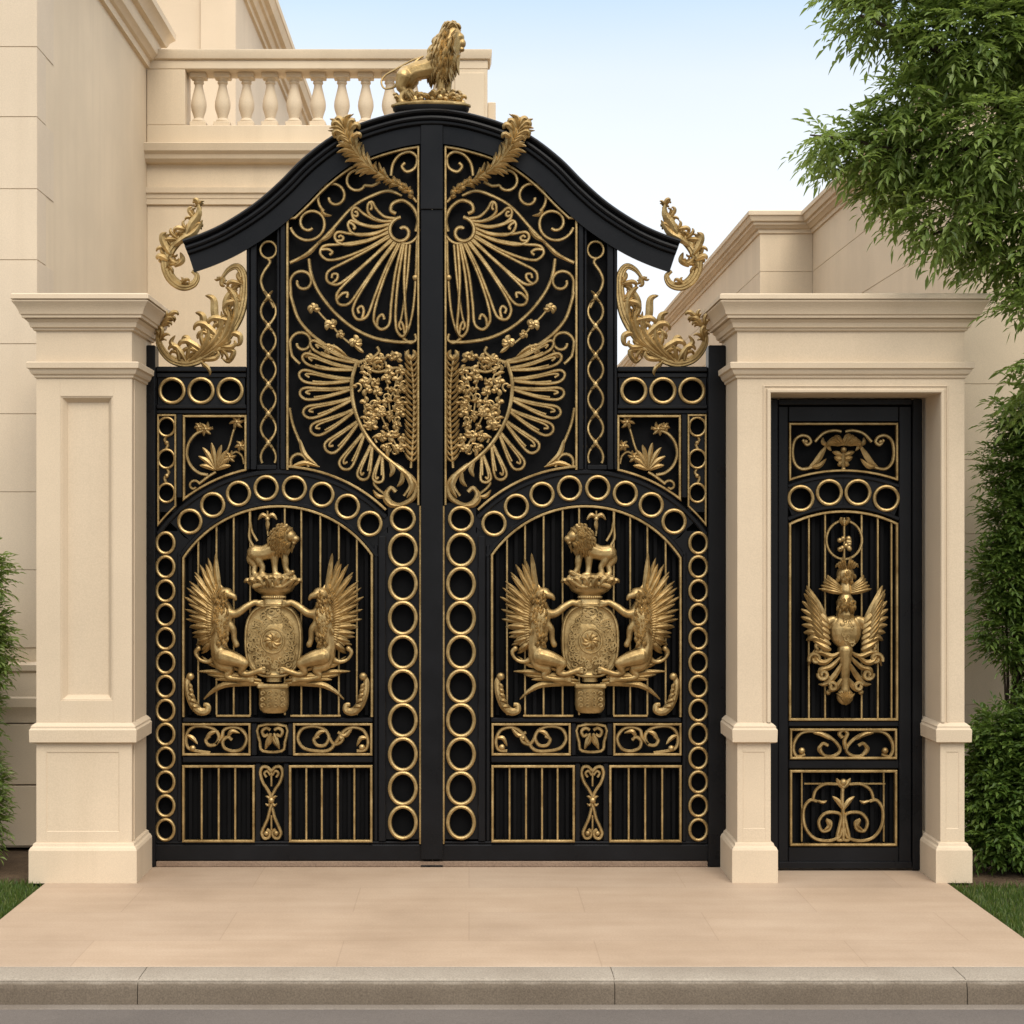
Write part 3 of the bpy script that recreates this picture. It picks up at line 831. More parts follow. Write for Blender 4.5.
for k in range(95):
    a = rnd.uniform(0, 360); rr = rnd.uniform(.5, .86); x, y = sc[0]+27*rr*math.cos(R(a)), sc[1]-37*rr*math.sin(R(a))
    wire(b, PL, [(p[0], p[1], -.074-.024*(1-rr)) for p in spiral(x, y, rnd.uniform(2.6, 4), .8, a+90, a+90+rnd.choice((-1, 1))*340, 10)], 1.15, 0, 1, sides=5)
for k in range(9):
    a = 40*k; frond(b, PL, [(274.5, 640, -.092), (274.5+5*math.cos(R(a)), 640-5*math.sin(R(a)), -.098), (274.5+9*math.cos(R(a+25)), 640-9*math.sin(R(a+25)), -.092)], 2.2, 0, 1.8)
b.build('shield_relief', 'gold', coa)
# neck, crown, base block
b = M()
b.lathe(PL(274.5, 604, -.035), [(15*S, -3*S), (12.5*S, 1*S), (10.5*S, 5*S), (11*S, 9*S), (15*S, 11*S), (18.5*S, 13*S), (20.5*S, 16*S), (21*S, 20*S), (21.5*S, 25*S), (20*S, 28*S), (18*S, 27*S), (13*S, 24*S)], 22, .45)
for k in range(16):
    t = -1+2*k/15; x = 274.5+18.5*math.sin(t*1.45); yy = -.035-.058*math.cos(t*1.45)
    hook(b, PL, x, 588, 90+(-t*30), 14, 3.0, 1 if k % 2 else -1, yy-.006)
    bead(b, PL, 274.5+11*math.sin(t*1.5), 597, 1.6, -.035-.032*math.cos(t*1.5))
for p in ([(257, 580), (264, 576), (276, 579), (288, 575), (294, 572)], [(256, 586), (268, 583), (282, 586), (293, 580)]): solid_tube(b, PL, [(q[0], q[1], -.09, 2.6) for q in p])
b.build('crown', 'gold', coa)
b = M()
b.lathe(PL(274.5, 681, -.035), [(8*S, 0), (7.5*S, 6*S), (9.5*S, 14*S), (11*S, 24*S)], 16, .6)
b.box((259-156)*S, (290-156)*S, -.10, .0, (866-687)*S, (866-683)*S, .006)
b.lathe(PL(274.5, 712, -.030), [(11*S, 0), (14*S, 3*S), (15*S, 8*S), (15*S, 25*S)], 18, .7)
for y in (692, 698, 704):
    for k in range(4): wire(b, PL, [(p[0], p[1], -.094) for p in spiral(264.5+k*6.6, y, 2.4, .8, 0, 330, 8)], .9, 0, 1, sides=5)
b.build('plinth', 'gold', coa)
# sprays of leaves at the foot
b = M()
for sx in (-1, 1):
    f = lambda L: [(274.5+sx*q[0], q[1], q[2]) for q in L]
    for pts, w in (([(10, 683, -.05), (30, 680, -.06), (52, 672, -.05), (76, 671, -.03)], 3.4), ([(12, 680, -.06), (34, 675, -.07), (50, 676, -.05), (66, 674, -.03)], 3.2), ([(8, 684, -.05), (30, 683, -.05), (48, 684, -.05), (60, 690, -.04), (70, 699, -.03)], 3.0),
                   ([(14, 682, -.05), (36, 678, -.06), (58, 679, -.05)], 3.0), ([(16, 676, -.07), (40, 666, -.07), (60, 664, -.05), (72, 656, -.03)], 3.0)):
        frond(b, PL, f(pts), w, 0, 2.4, 6)
b.build('leaf_spray', 'gold', coa)
# griffins
def griffin(sx):
    g = M(); f = lambda x: 274.5+sx*(x-274.5)*(1+.07*max(0, min(1, (255-x)/25)))
    def T(L): solid_tube(g, PL, [(f(q[0]), q[1], q[2]-.008, q[3]*1.22) for q in L])
    def B(x, y, d, rx, ry, rz, rot=0): g.blob(PL(f(x), y, d), (rx*S*1.15, ry*S*1.15, rz*S*1.15), rot*sx)
    T([(226, 600, -.055, 5), (229, 612, -.065, 8), (227, 626, -.065, 8.2), (224, 640, -.06, 7.2), (225, 650, -.06, 7.5), (230, 658, -.06, 7.5)])     # torso
    B(229, 616, -.075, 7, 6, 8, 10)
    T([(226, 606, -.055, 5.5), (226, 598, -.065, 5), (229, 593, -.075, 5)])                                     # neck
    B(231, 593, -.08, 6.2, 5, 5.2, 0); T([(233, 594, -.085, 3.6), (238, 596, -.09, 2.4), (240, 600, -.088, .9)]) # head, beak
    T([(228, 589, -.075, 1.8), (225, 583, -.07, .6)])                                                            # ear
    T([(232, 612, -.08, 4.6), (240, 613, -.085, 3.6), (249, 606, -.08, 3), (256, 602, -.07, 2.6), (260, 603, -.07, 3)])   # raised foreleg
    T([(231, 620, -.08, 4), (237, 628, -.085, 3), (238, 638, -.08, 2.4), (240, 644, -.075, 2.6)])                # lower foreleg
    B(228, 655, -.078, 8.5, 6.5, 8.5, 20)                                                                        # haunch
    T([(228, 655, -.08, 7.4), (238, 658, -.088, 6.2), (247, 662, -.09, 4.4)])                                      # thigh, knee forward
    T([(247, 662, -.09, 4.2), (245, 667, -.086, 3.2), (244, 671, -.08, 2.6), (249, 673, -.078, 2.5), (256, 671, -.076, 2.4), (262, 669, -.075, 2.6)])   # shank, hock, foot
    T([(223, 652, -.06, 6), (226, 664, -.065, 4.6), (235, 668, -.065, 3.2), (231, 675, -.06, 2.3), (240, 678, -.06, 2.3), (250, 678, -.06, 2.5)])
    for (cx, cy, cd) in ((262, 669, -.075), (250, 678, -.06), (260, 603, -.07)):                                 # claws
        for k in (-1, 0, 1): T([(cx, cy+k*1.6, cd, 1.5), (cx+4, cy+k*2.4, cd-.006, 1.2), (cx+6, cy+k*2.4+1.2, cd-.002, .6)])
    T([(222, 656, -.05, 3), (214, 661, -.045, 2.0), (206, 659, -.04, 1.6), (202, 652, -.04, 1.7), (205, 648, -.04, 2.4)])
    o = link('griffin', g.fused(0.0048, 3), 'gold', coa)
    w = M(); rn = random.Random(3)
    tp = [(221, 553), (213, 559), (206, 565), (200, 572), (195.5, 580), (193, 589), (191.5, 598), (191.5, 608), (193, 618), (195, 628), (198, 637), (202, 645), (207, 652)]
    tp = cr(tp, 2)
    for i, (x, y) in enumerate(tp):
        if i % 2: x, y = x+3.5, y+.8
        x += rn.uniform(-1.5, 1); y += rn.uniform(-1.5, 1.5)
        t = i/(len(tp)-1); bx, by = 226-4*t, 596+44*t
        mx, my = bx+(x-bx)*.5-1, by+(y-by)*.5-(4-5*t)
        d = -.040-.018*(i % 2)
        frond(w, PL, [(f(bx), by, d-.02), (f(mx), my, d-.02), (f(x), y, d+.01)], 2.5, 0, 2.2, 6, .1, .5, .5)
    for lay, (fr, dd) in enumerate(((.68, -.066), (.45, -.078))):
        for i, (x, y) in enumerate(tp[:-1]):
            t = (i+.5)/(len(tp)-1); bx, by = 226-4*t, 596+44*t
            x2, y2 = bx+(x-bx)*fr, by+(y+4-by)*fr
            frond(w, PL, [(f(bx), by, dd), (f((bx+x2)/2-.5), (by+y2)/2-1.5, dd-.008), (f(x2), y2, dd+.008)], 2.3, 0, 2.2, 5, .25, .6, .55)
    for k in range(60):                                                                                            # mane and breast feathers
        x = rn.uniform(220, 234); y = rn.uniform(590, 640)
        frond(w, PL, [(f(x), y, -.118), (f(x+rn.uniform(-2, 0)), y+3.5, -.126), (f(x+rn.uniform(-3, 1)), y+7, -.116)], 1.7, 0, 1.8, 3)
    w.build('wing', 'gold', o)
for sx in (-1, 1): griffin(-sx)
# little lion on the crown with finial
g = M()
def T(L): solid_tube(g, PL, L)
T([(256, 553, -.05, 8.4), (264, 553, -.055, 7.8), (273, 550, -.058, 8.6), (280, 545, -.06, 10)])
g.blob(PL(284, 537, -.065), (12*S, 10*S, 13*S), 20); g.blob(PL(292, 536, -.09), (6*S, 6.5*S, 6*S)); g.blob(PL(297, 539, -.09), (4.2*S, 5*S, 3.6*S)); g.blob(PL(295.5, 543, -.09), (3*S, 4*S, 2*S)); g.blob(PL(288, 526, -.09), (2.2*S, 2*S, 2.6*S))
T([(257, 550, -.045, 5.4), (252, 559, -.045, 5), (256, 566, -.045, 3.4), (255, 573, -.05, 3), (259, 575, -.06, 2.8)])
T([(261, 551, -.065, 4.6), (260, 560, -.068, 4.2), (264, 567, -.065, 3), (263, 573, -.07, 2.8), (267, 575, -.075, 2.6)])
T([(276, 546, -.06, 4.6), (276, 557, -.065, 4.4), (276, 566, -.065, 3.2), (277, 573, -.07, 2.9), (281, 575, -.075, 2.7)])
T([(283, 548, -.055, 4), (286, 559, -.06, 4), (287, 568, -.06, 3), (291, 574, -.065, 2.7)])
g.blob(PL(272, 577, -.055), (21*S, 9*S, 4*S))
lion = link('lion', g.fused(0.0045, 3), 'gold', coa)
b = M(); rn = random.Random(9)
for k in range(130):
    a = rn.uniform(40, 330); r0 = rn.uniform(2, 13); x, y = 285+r0*math.cos(R(a)), 537-r0*1.1*math.sin(R(a)); dpt = -.065-.064*math.sqrt(max(.02, 1-(r0/13.6)**2))
    frond(b, PL, [(x, y, dpt), (x-2.0, y+2.5, dpt-.008), (x-2.6+rn.uniform(-1, 1), y+7.5, dpt+.002)], 1.7, 0, 1.8, 3)
b.build('mane', 'gold', lion)
b = M()
wire(b, PL, [(254, 546), (250, 538), (250.5, 525), (250.5, 512)], 1.3, -.03)
wire(b, PL, [(258, 541), (253, 532), (251, 522)], 1.2, -.03)
b.build('tail', 'gold', lion)
b = M()
wire(b, PL, [(268, 511), (268, 530), (268.5, 536)], 1.1, -.02); bead(b, PL, 268, 519, 2.4, -.024)
for sx in (-1, 1): frond(b, PL, [(268, 518), (268+sx*5, 515), (268+sx*9.5, 520)], 2.2, -.024)
frond(b, PL, [(268, 519), (268.2, 525), (268, 531)], 2.0, -.026)
b.build('finial', 'gold', coa)

m = M(); x0 = PL(424, 0)[0]; m.box(x0, x0+6*S, -.028, .04, 0.012, (866-859.5)*S, .003); m.box(x0-3*S, x0+9*S, -.04, .05, 0.002, 0.012, .002)
m.build('drop_bolt', 'black', leafL)

leafR = copy_tree(leafL)
leafR.location = ((708-469)*S, 0, 0); leafR.scale = (-1, 1, 1)
m = M(); m.box((421.2-156)*S, (443-156)*S, -.047, -.0315, (866-858)*S, (866-211.2)*S, .002); m.build('cover_strip', 'black', leafL)
leafR['label'] = 'tall black and gold gate leaf on the right, hinged beside the door portal'

# ------------------------------------------------------------------ fixed gate frame: jamb posts and curved hood
gf = thing('gate_arch', 'black curved hood and jamb posts framing the double gate', 'gate arch', ((432-469)*S, 0, 0))
PC = Plane(432)
prof = [(0, .085), (0, -.085), (-.8, -.100), (-2.4, -.108), (-4.2, -.104), (-5.2, -.092), (-5.6, -.080), (-7.2, -.088), (-9, -.090), (-10.6, -.084), (-11.2, -.070), (-12.6, -.072), (-14.2, -.070), (-15.2, -.060), (-15.6, -.046), (-33, -.046), (-33, -.033), (-15, -.033), (-15, .085)]
hc = hood_curve(); nn = len(hc); vs = []; fs = []
for i in range(nn):
    a = hc[max(i-1, 0)]; c = hc[min(i+1, nn-1)]; dx, dy = c[0]-a[0], c[1]-a[1]; l = math.hypot(dx, dy); nx, ny = dy/l, -dx/l
    for (o, y) in prof: vs.append(PC(hc[i][0]+nx*o, hc[i][1]+ny*o, y))
k = len(prof)
for i in range(nn-1):
    for j in range(k): fs.append((i*k+j, i*k+(j+1) % k, (i+1)*k+(j+1) % k, (i+1)*k+j))
fs.append(tuple(range(k))); fs.append(tuple((nn-1)*k+j for j in range(k)))
m = M(); m.add(vs, fs); hood = m.build('hood', 'black', gf, 28)
m = M(); m.box(-11.2*S, 11.2*S, -.060, -.047, (866-211)*S, (866-127)*S, .003); m.build('centre_plate', 'black', gf)
for sx in (-1, 1):
    m = M(); ja, jb = ((147.2-432)*S, (156.5-432)*S) if sx < 0 else ((707.5-432)*S, (724.6-432)*S)
    m.box(ja, jb, -.045, .075, 0.001, (866-346)*S, .006); m.build('jamb_post', 'black', gf)
    m = M(); xx = lambda v: v
    class PM(Plane):
        def __call__(s, px, py, y=0.0): return (-sx*(px-432)*S if sx > 0 else (px-432)*S, y, (866-py)*S)
    Q = PM(432)
    acanthus(m, Q, [(201, 208), (199, 220), (192, 232), (180, 241), (171, 252), (167, 265), (172, 279), (183, 287), (194, 285), (198, 277), (193, 272)], 3.2,
        [(.10, 150, 13, 3.0, -1), (.02, 95, 9, 3.0, 1), (.22, 150, 14, 3.4, 1), (.30, 165, 15, 3.6, 1), (.38, 150, 16, 3.6, -1), (.20, 60, 12, 3.4, -1), (.30, 40, 11, 3.2, -1), (.46, 160, 10, 3, 1), (.5, -15, 13, 3, 1), (.44, -60, 14, 3, 1), (.7, 60, 9, 2.6, -1)], -.03, 8)
    for pts, w in (([(188, 237), (193, 226), (200, 216), (200, 206)], 4.2), ([(176, 247), (186, 240), (196, 234), (204, 222)], 4.2), ([(172, 256), (166, 246), (164, 238), (168, 234)], 3.6), ([(170, 262), (163, 258), (158, 259)], 3), ([(176, 268), (184, 262), (182, 254)], 3)):
        frond(m, Q, pts, w, -.055, 2.6)
    m.build('acanthus_scroll', 'gold', gf)

# ------------------------------------------------------------------ lion statue on the hood
ls = thing('lion_statue', 'gold lion statue with curling tail standing atop the gate hood', 'statue', ((432-469)*S, 0, (866-112)*S))
class PS(Plane):
    def __call__(s, px, py, y=0.0): return ((px-432)*S, y, (112-py)*S)
PX = PS(432)
b = M()
b.lathe(PX(431, 113, 0), [(36*S, 0), (38*S, 2*S), (38.5*S, 5*S)], 40, .42); b.build('plinth_base', 'black', ls)
b = M()
b.lathe(PX(431, 108, 0), [(38.5*S, 0), (40*S, 1*S), (40*S, 2.6*S), (38*S, 3.6*S)], 40, .42)
plg = b.build('plinth', 'gold', ls)
b = M(); rn = random.Random(4)
for k in range(64):
    a = rn.uniform(0, 360); rr = rn.uniform(.35, .95); x = 431+36*rr*math.cos(R(a)); yy = .085*rr*math.sin(R(a)); y = 104-rn.uniform(0, 3)
    hook(b, PX, x, y, rn.uniform(30, 150), rn.uniform(6, 13), 2.6, rn.choice((-1, 1)), yy)
    if k % 2: b.blob(PX(x, y-1, yy), (3.2*S, 3*S, 3.4*S), 0, 8, 6)
b.build('foliage', 'gold', plg)
g = M()
def T(L): solid_tube(g, PX, L)
T([(406, 78, 0, 9.5), (414, 72, 0, 9.5), (426, 69, 0, 10), (438, 66, 0, 12.5), (446, 58, 0, 13), (450, 46, 0, 12), (453, 37, 0, 10)])
g.blob(PX(407, 76, 0), (10*S, 9.5*S, 11*S)); g.blob(PX(452, 36, 0), (9.5*S, 9*S, 10.5*S)); g.blob(PX(459, 38, -.008), (5.6*S, 6*S, 5*S)); g.blob(PX(462.5, 44, -.008), (3.6*S, 5*S, 4.6*S)); g.blob(PX(462, 50, -.006), (2.8*S, 4*S, 2.2*S))
for dy, dx in ((-.028, 0), (.03, 7)):
    T([(404+dx, 78, dy, 8.5), (401+dx, 88, dy, 5.4), (404+dx, 93, dy, 3.6), (401+dx, 100, dy, 3.2), (403+dx, 104, dy, 3.6), (408+dx, 105, dy, 3)])
    T([(440+dx*.9, 70, dy, 8), (441+dx*.9, 82, dy, 5), (441+dx*.9, 92, dy, 3.8), (441+dx*.9, 101, dy, 3.4), (444+dx*.9, 104, dy, 3.8), (449+dx*.9, 105, dy, 3)])
lb = link('lion_body', g.fused(0.0042, 5), 'gold', ls)
b = M()
for k in range(420):
    t = rn.random()**.8; cx, cy = 452-9*t, 29+42*t; a = rn.uniform(0, 360)
    rx = 10.5+5.5*math.sin(math.pi*min(1, t*1.15)); rx *= rn.uniform(.82, 1.08)
    x = cx+rx*math.cos(R(a)); d = -rx*S*.92*math.sin(R(a))
    if x > cx+rx*.5 and cy < 54 and cy > 27: continue
    L = rn.uniform(11, 17); s_ = -1 if d < 0 else 1
    frond(b, PX, [(x, cy, d), (x-2.6+rn.uniform(-1.5, 1), cy+L*.45, d+.008*s_), (x-2.5+rn.uniform(-3.5, 3), cy+L, d)], rn.uniform(1.4, 2.2), 0, 2.0, 4)
for k in range(16):
    x0 = 446+k*1.0; frond(b, PX, [(461-k*.4, 30+rn.uniform(-1, 2), rn.uniform(-.05, .03)), (457-k*.8, 25+rn.uniform(-2, 2), rn.uniform(-.05, .03)), (450-k*.9, 30+k*.9, rn.uniform(-.05, .03))], 2.0, 0, 2, 4)
b.build('mane', 'gold', lb)
b = M()
solid_tube(b, PX, [(402, 72, 0, 2.2), (412, 62, .03, 1.3), (423, 54, .05, 1), (412, 58, .05, 1), (397, 66, .05, 1), (385, 73, .05, 1), (381, 80, .04, 1), (384, 87, .03, 1), (392, 87, .02, 1.2), (398, 83, .01, 2.2), (401, 81, 0, 1)][2:], 6, 7)
solid_tube(b, PX, [(423, 54, .05, 1), (418, 58, .03, 1.2), (411, 66, .01, 1.8)], 6, 7)
b.build('tail', 'gold', lb)
# ------------------------------------------------------------------ pedestrian gate in the portal
PD = Plane(760)
dr = thing('pedestrian_gate', 'narrow black side gate with gold crest and scrolls set in the stone portal', 'gate', ((755.4-469)*S, -.12, 0))
m = M(); m.box(PD(760.5, 0)[0], PD(919.5, 0)[0], .045, .058, .006, (866-401.5)*S, .002); m.build('backing_panel', 'sheet', dr)
m = M()
def dbar(x0, x1, y0, y1, f=-.02, b=.05, c=.005): m.box((x0-760)*S, (x1-760)*S, f, b, (866-y1)*S, (866-y0)*S, c)
dbar(757.5, 778, 401, 865, -.038, .06); dbar(910.5, 920, 401, 865, -.038, .06); dbar(778.2, 910.3, 401, 407, -.034, .06)
dbar(778.5, 788.5, 408, 863, -.020); dbar(897.5, 910, 408, 863, -.020)
dbar(788.5, 897.5, 408, 423.5, -.018); dbar(788.5, 897.5, 718.5, 724, -.018); dbar(788.5, 897.5, 757, 765.5, -.018); dbar(788.5, 897.5, 842.5, 863, -.018)
dbar(778.5, 910, 857, 863.5, -.034, -.0205, .003)
CD = (843, 632)
def darc(r, x0, x1, n=14): return [(x0+(x1-x0)*i/n, CD[1]-math.sqrt(r*r-(x0+(x1-x0)*i/n-CD[0])**2)) for i in range(n+1)]
m.strip([PD.xz(*p) for p in darc(155, 788.5, 897.5)], 4*S, -.021, .045); m.strip([PD.xz(*p) for p in darc(125, 788.5, 897.5)], 4*S, -.021, .045)
m.build('frame', 'black', dr, 30)
m = M()
DA = [-17.6, -5.8, 5.8, 17.6]
for a in DA: holed_cell(m, PD, polar_outline(CD, 124, 156, a-5.9, a+5.9), (CD[0]+139.5*math.sin(R(a)), CD[1]-139.5*math.cos(R(a))), (11, 11), -.006, BK0)
m.build('ring_plate', 'black', dr, 20)
rings(ring_mesh(11.8, 11.8, 1.8), [(CD[0]+139.5*math.sin(R(a)), CD[1]-139.5*math.cos(R(a))) for a in DA], dr, PD)
border('panel_border', [(790, 425.5), (895.5, 425.5)]+darc(160.5, 895.5, 790, 16), 2.2, True, parent=dr, P=PD)
border('window_border', [(790, 717)]+darc(120, 790, 895.5, 16)+[(895.5, 717)], 2.4, True, parent=dr, P=PD)
border('scroll_border', [(791, 727), (894.5, 727), (894.5, 755), (791, 755)], 2.2, True, parent=dr, P=PD)
border('foot_border', [(791, 768), (894.5, 768), (894.5, 840.5), (791, 840.5)], 2.4, True, parent=dr, P=PD)
for x in (809, 825, 861, 877, 890.5): vbar(x, CD[1]-math.sqrt(120**2-(x-CD[0])**2), 716, 1.8, dr, PD)
b = M(); 
for i in range(11):
    xc = 795+i*9.7; b.box((xc-2.2-760)*S, (xc+2.2-760)*S, .018, .044, (866-716)*S, (866-CD[1]+math.sqrt(118**2-(xc-CD[0])**2))*S, .004)
for i in range(11):
    xc = 795+i*9.7; b.box((xc-2.2-760)*S, (xc+2.2-760)*S, .018, .044, (866-840)*S, (866-769)*S, .004)
b.build('slat', 'sheet', dr, 30)
# top scroll panel
b = M(); c = 843
for sx in (-1, 1):
    f = lambda *L: [(c+sx*q[0],)+tuple(q[1:]) for q in L]
    wire(b, PD, f((40, 441), (36, 446), (32, 443), (35, 438), (42, 437), (48, 442), (50, 453), (48, 464), (41, 470), (30, 468)), 1.7, -.008)
    wire(b, PD, f((28, 443), (20, 435), (10, 432), (2, 433)), 1.7, -.008)
    frond(b, PD, f((34, 469), (27, 463), (21, 454), (16, 446)), 3.0, -.012); frond(b, PD, f((31, 468), (24, 467), (17, 460)), 2.4, -.016)
    frond(b, PD, f((4, 438), (10, 441), (15, 447), (12, 452)), 2.8, -.016); frond(b, PD, f((15, 446), (20, 444), (20, 439)), 2.2, -.014); bead(b, PD, c+sx*37, 443, 2.2, -.012)
    for p in (f((0, 457), (5, 455), (11, 453)), f((0, 460), (5, 460), (9, 458)), f((0, 462), (3, 465), (6, 466))): frond(b, PD, p, 2.6, -.014)
for k in range(9): hook(b, PD, c-5+k*1.3, 447, 150-k*15, 13, 2.6, 1 if k < 4 else -1, -.018-.002*(k % 3))
frond(b, PD, [(c, 470), (c, 462), (c, 450)], 2.4, -.018); bead(b, PD, c, 451, 3, -.02); bead(b, PD, c, 470, 2.4, -.014)
b.build('scroll_ornament', 'gold', dr)
# lower scroll row
b = M()
for sx in (-1, 1):
    f = lambda *L: [(c+sx*q[0],)+tuple(q[1:]) for q in L]
    wire(b, PD, f((38, 751), (45, 754), (49, 748), (48, 739), (42, 731), (32, 728.5), (20, 731), (9, 738), (3, 747), (9, 753), (18, 753), (23, 746), (20, 741), (15, 743)), 1.8, -.008)
    frond(b, PD, f((30, 730), (22, 731), (13, 737)), 2.4, -.014); bead(b, PD, c+sx*41, 748, 3.4, -.012); frond(b, PD, f((20, 741), (24, 746), (22, 752)), 2, -.014)
wire(b, PD, [(c+2, 746), (c+1, 738), (c+4, 731), (c, 727.5), (c-4, 731), (c-1, 735)], 2.0, -.012)
b.build('scroll_ornament', 'gold', dr)
# foot panel
b = M()
for sx in (-1, 1):
    f = lambda *L: [(c+sx*q[0],)+tuple(q[1:]) for q in L]
    wire(b, PD, f((0, 836), (6, 835), (3, 820), (2, 812), (8, 809), (18, 810), (24, 818), (21, 827), (14, 826), (12, 819), (17, 816)), 1.7, -.006)
    wire(b, PD, f((1, 824), (4, 833), (15, 837), (29, 834), (38, 822), (39, 806), (33, 797), (26, 798)), 1.7, -.008)
    wire(b, PD, f((30, 797), (27, 787), (18, 781), (7, 781), (2, 779)), 1.6, -.008)
    frond(b, PD, f((0, 806), (5, 798), (11, 793)), 2.4, -.014); frond(b, PD, f((0, 785), (4, 780), (7, 775)), 2.4, -.014); frond(b, PD, f((27, 797), (20, 799), (16, 797)), 1.6, -.012)
    frond(b, PD, f((17, 816), (14, 822), (19, 826)), 2, -.014)
    wire(b, PD, f((40.5, 770), (40.5, 838)), 1.0, .005, 1)
wire(b, PD, [(c-38, 781), (c+42, 781)], 1.0, .006, 1)
wire(b, PD, [(c, 836), (c, 812), (c-1, 795), (c, 778)], 2.0, -.008); bead(b, PD, c, 779, 3.6, -.012)
b.build('scroll_ornament', 'gold', dr)
# crest
g = M(); X = 843.5
def T(L): solid_tube(g, PD, L)
def Bb(x, y, d, rx, ry, rz, rot=0): g.blob(PD(x, y, d), (rx*S, ry*S, rz*S), rot)
Bb(X, 630, -.05, 16, 9, 17); T([(X, 614, -.045, 9), (X, 606, -.045, 8), (X, 600, -.05, 8.5)]); Bb(X, 602, -.055, 9.5, 8, 7); Bb(X, 574, -.05, 9, 8, 9)
T([(X, 590, -.05, 7), (X, 584, -.05, 6)]); T([(X, 648, -.045, 8), (X, 662, -.045, 6), (X, 678, -.04, 4.5), (X, 688, -.04, 5)]); Bb(X, 694, -.04, 8.5, 5, 8.5)
T([(X-12, 618, -.05, 4), (X-19, 622, -.05, 5), (X-23, 634, -.045, 6), (X-20, 648, -.045, 5)]); T([(X+12, 618, -.05, 4), (X+19, 622, -.05, 5), (X+23, 634, -.045, 6), (X+20, 648, -.045, 5)])
crest = link('crest', g.fused(.0045, 3), 'gold', dr)
b = M(); rn = random.Random(6)
for sx in (-1, 1):
    f = lambda *L: [(X+sx*q[0],)+tuple(q[1:]) for q in L]
    for k in range(8):
        t = k/7; frond(b, PD, f((19-2*t, 618+30*t, -.06), (29, 602+34*t, -.066), (30+13*math.sin(.6+t*1.9), 585+54*t, -.03)), 3.8, 0, 2.2, 5)
    for k in range(6):
        t = k/5; frond(b, PD, f((17-2*t, 622+26*t, -.072), (23, 616+28*t, -.078), (32+3*math.sin(t*3), 604+34*t, -.055)), 3.2, 0, 2, 4)
    for k in range(5): frond(b, PD, f((4, 592-k*1.2, -.07), (14, 590-k*2.4, -.075), (26-k*2, 588-k*3.4, -.05)), 2.6, 0, 2, 4)
    for p in (f((5, 650, -.06), (14, 654, -.065), (26, 650, -.06), (33, 656, -.05), (36, 664, -.04)), f((4, 654, -.06), (14, 664, -.06), (24, 668, -.055), (22, 676, -.05), (14, 674, -.05)), f((3, 660, -.06), (10, 672, -.06), (18, 681, -.05), (26, 682, -.04)),
              f((10, 652, -.06), (20, 660, -.07), (28, 658, -.06), (30, 650, -.05), (22, 646, -.05)), f((3, 676, -.05), (9, 685, -.05), (17, 689, -.04))): frond(b, PD, p, 3, 0, 2.4, 6)
    bead(b, PD, X+sx*16, 690, 2.8, -.03)
    for (cx, cy, r0, a0, dr_) in ((30, 657, 6.5, 200, 1), (22, 672, 5.5, 170, -1), (13, 684, 4.5, 150, 1), (27, 645, 5, 230, -1)):
        wire(b, PD, spiral(X+sx*cx, cy, r0, 1.5, a0 if sx < 0 else 180-a0, (a0 if sx < 0 else 180-a0)+sx*dr_*400, 14), 1.9, -.062, 2)
    for k in range(4): frond(b, PD, f((1+k*1.8, 568, -.09), (3+k*2, 564-1.2*(3-k), -.1), (4+k*2.4, 561-1.6*(3-k)+k*2, -.09)), 1.7, 0, 2, 4)
for k in range(22): 
    x, y = X+rn.uniform(-10, 10), 630+rn.uniform(-13, 13); dd = -.05-9*S*math.sqrt(max(.05, 1-((x-X)/14.5)**2-((y-630)/17)**2))*.98
    wire(b, PD, [(p[0], p[1], dd) for p in spiral(x, y, 2.6, .8, rn.uniform(0, 360), 400, 8)], .85, 0, 1, sides=5)
for k in range(20): 
    a = rn.uniform(0, 360); r0 = rn.uniform(1, 8); frond(b, PD, [(X+r0*math.cos(R(a)), 574+r0*math.sin(R(a)), -.098+.0005*r0*r0), (X+r0*1.2*math.cos(R(a)), 577+r0*math.sin(R(a)), -.104+.0006*r0*r0), (X+r0*1.3*math.cos(R(a)), 580+r0*math.sin(R(a)), -.094+.0006*r0*r0)], 1.6, 0, 1.6, 3)
for k in range(34):
    a = rn.uniform(0, 360); r0 = rn.uniform(0, 8.5); x, y = X+r0*math.cos(R(a)), 602+r0*.8*math.sin(R(a)); dd = -.055-.05*math.sqrt(max(.03, 1-(r0/9.6)**2))
    frond(b, PD, [(x, y, dd), (x+(x-X)*.15, y+2.5, dd-.008), (x+(x-X)*.3, y+6, dd+.002)], 1.6, 0, 1.8, 3)
for k in range(9): frond(b, PD, [(X, 702, -.066), (X+(k-4)*1.3, 694, -.076), (X+(k-4)*2.3, 687+abs(k-4)*.9, -.058)], 1.5, 0, 2, 4)
for sx in (-1, 1):
    for k in range(7): frond(b, PD, [(X+sx*(20+k*.6), 640-k*4, -.07), (X+sx*(27+k*.5), 632-k*5, -.082), (X+sx*(35+k*.7), 622-k*5.5, -.05)], 2.6, 0, 2.2, 4)
b.build('feathers', 'gold', crest)
b = M()
wire(b, PD, [(X+17.5*math.cos(R(a)), 540-19*math.sin(R(a)), -.02) for a in range(0, 360, 15)], 1.3, 0, 2, closed=True)
wire(b, PD, [(X, 518), (X, 566)], 1.2, -.02, 1)
for k in range(14): bead(b, PD, X+rn.uniform(-5, 5), 545+rn.uniform(-7, 7), 2.6, -.026)
for sx in (-1, 1): hook(b, PD, X, 526, 90-sx*50, 9, 2.2, sx, -.024)
b.build('finial', 'gold', crest)

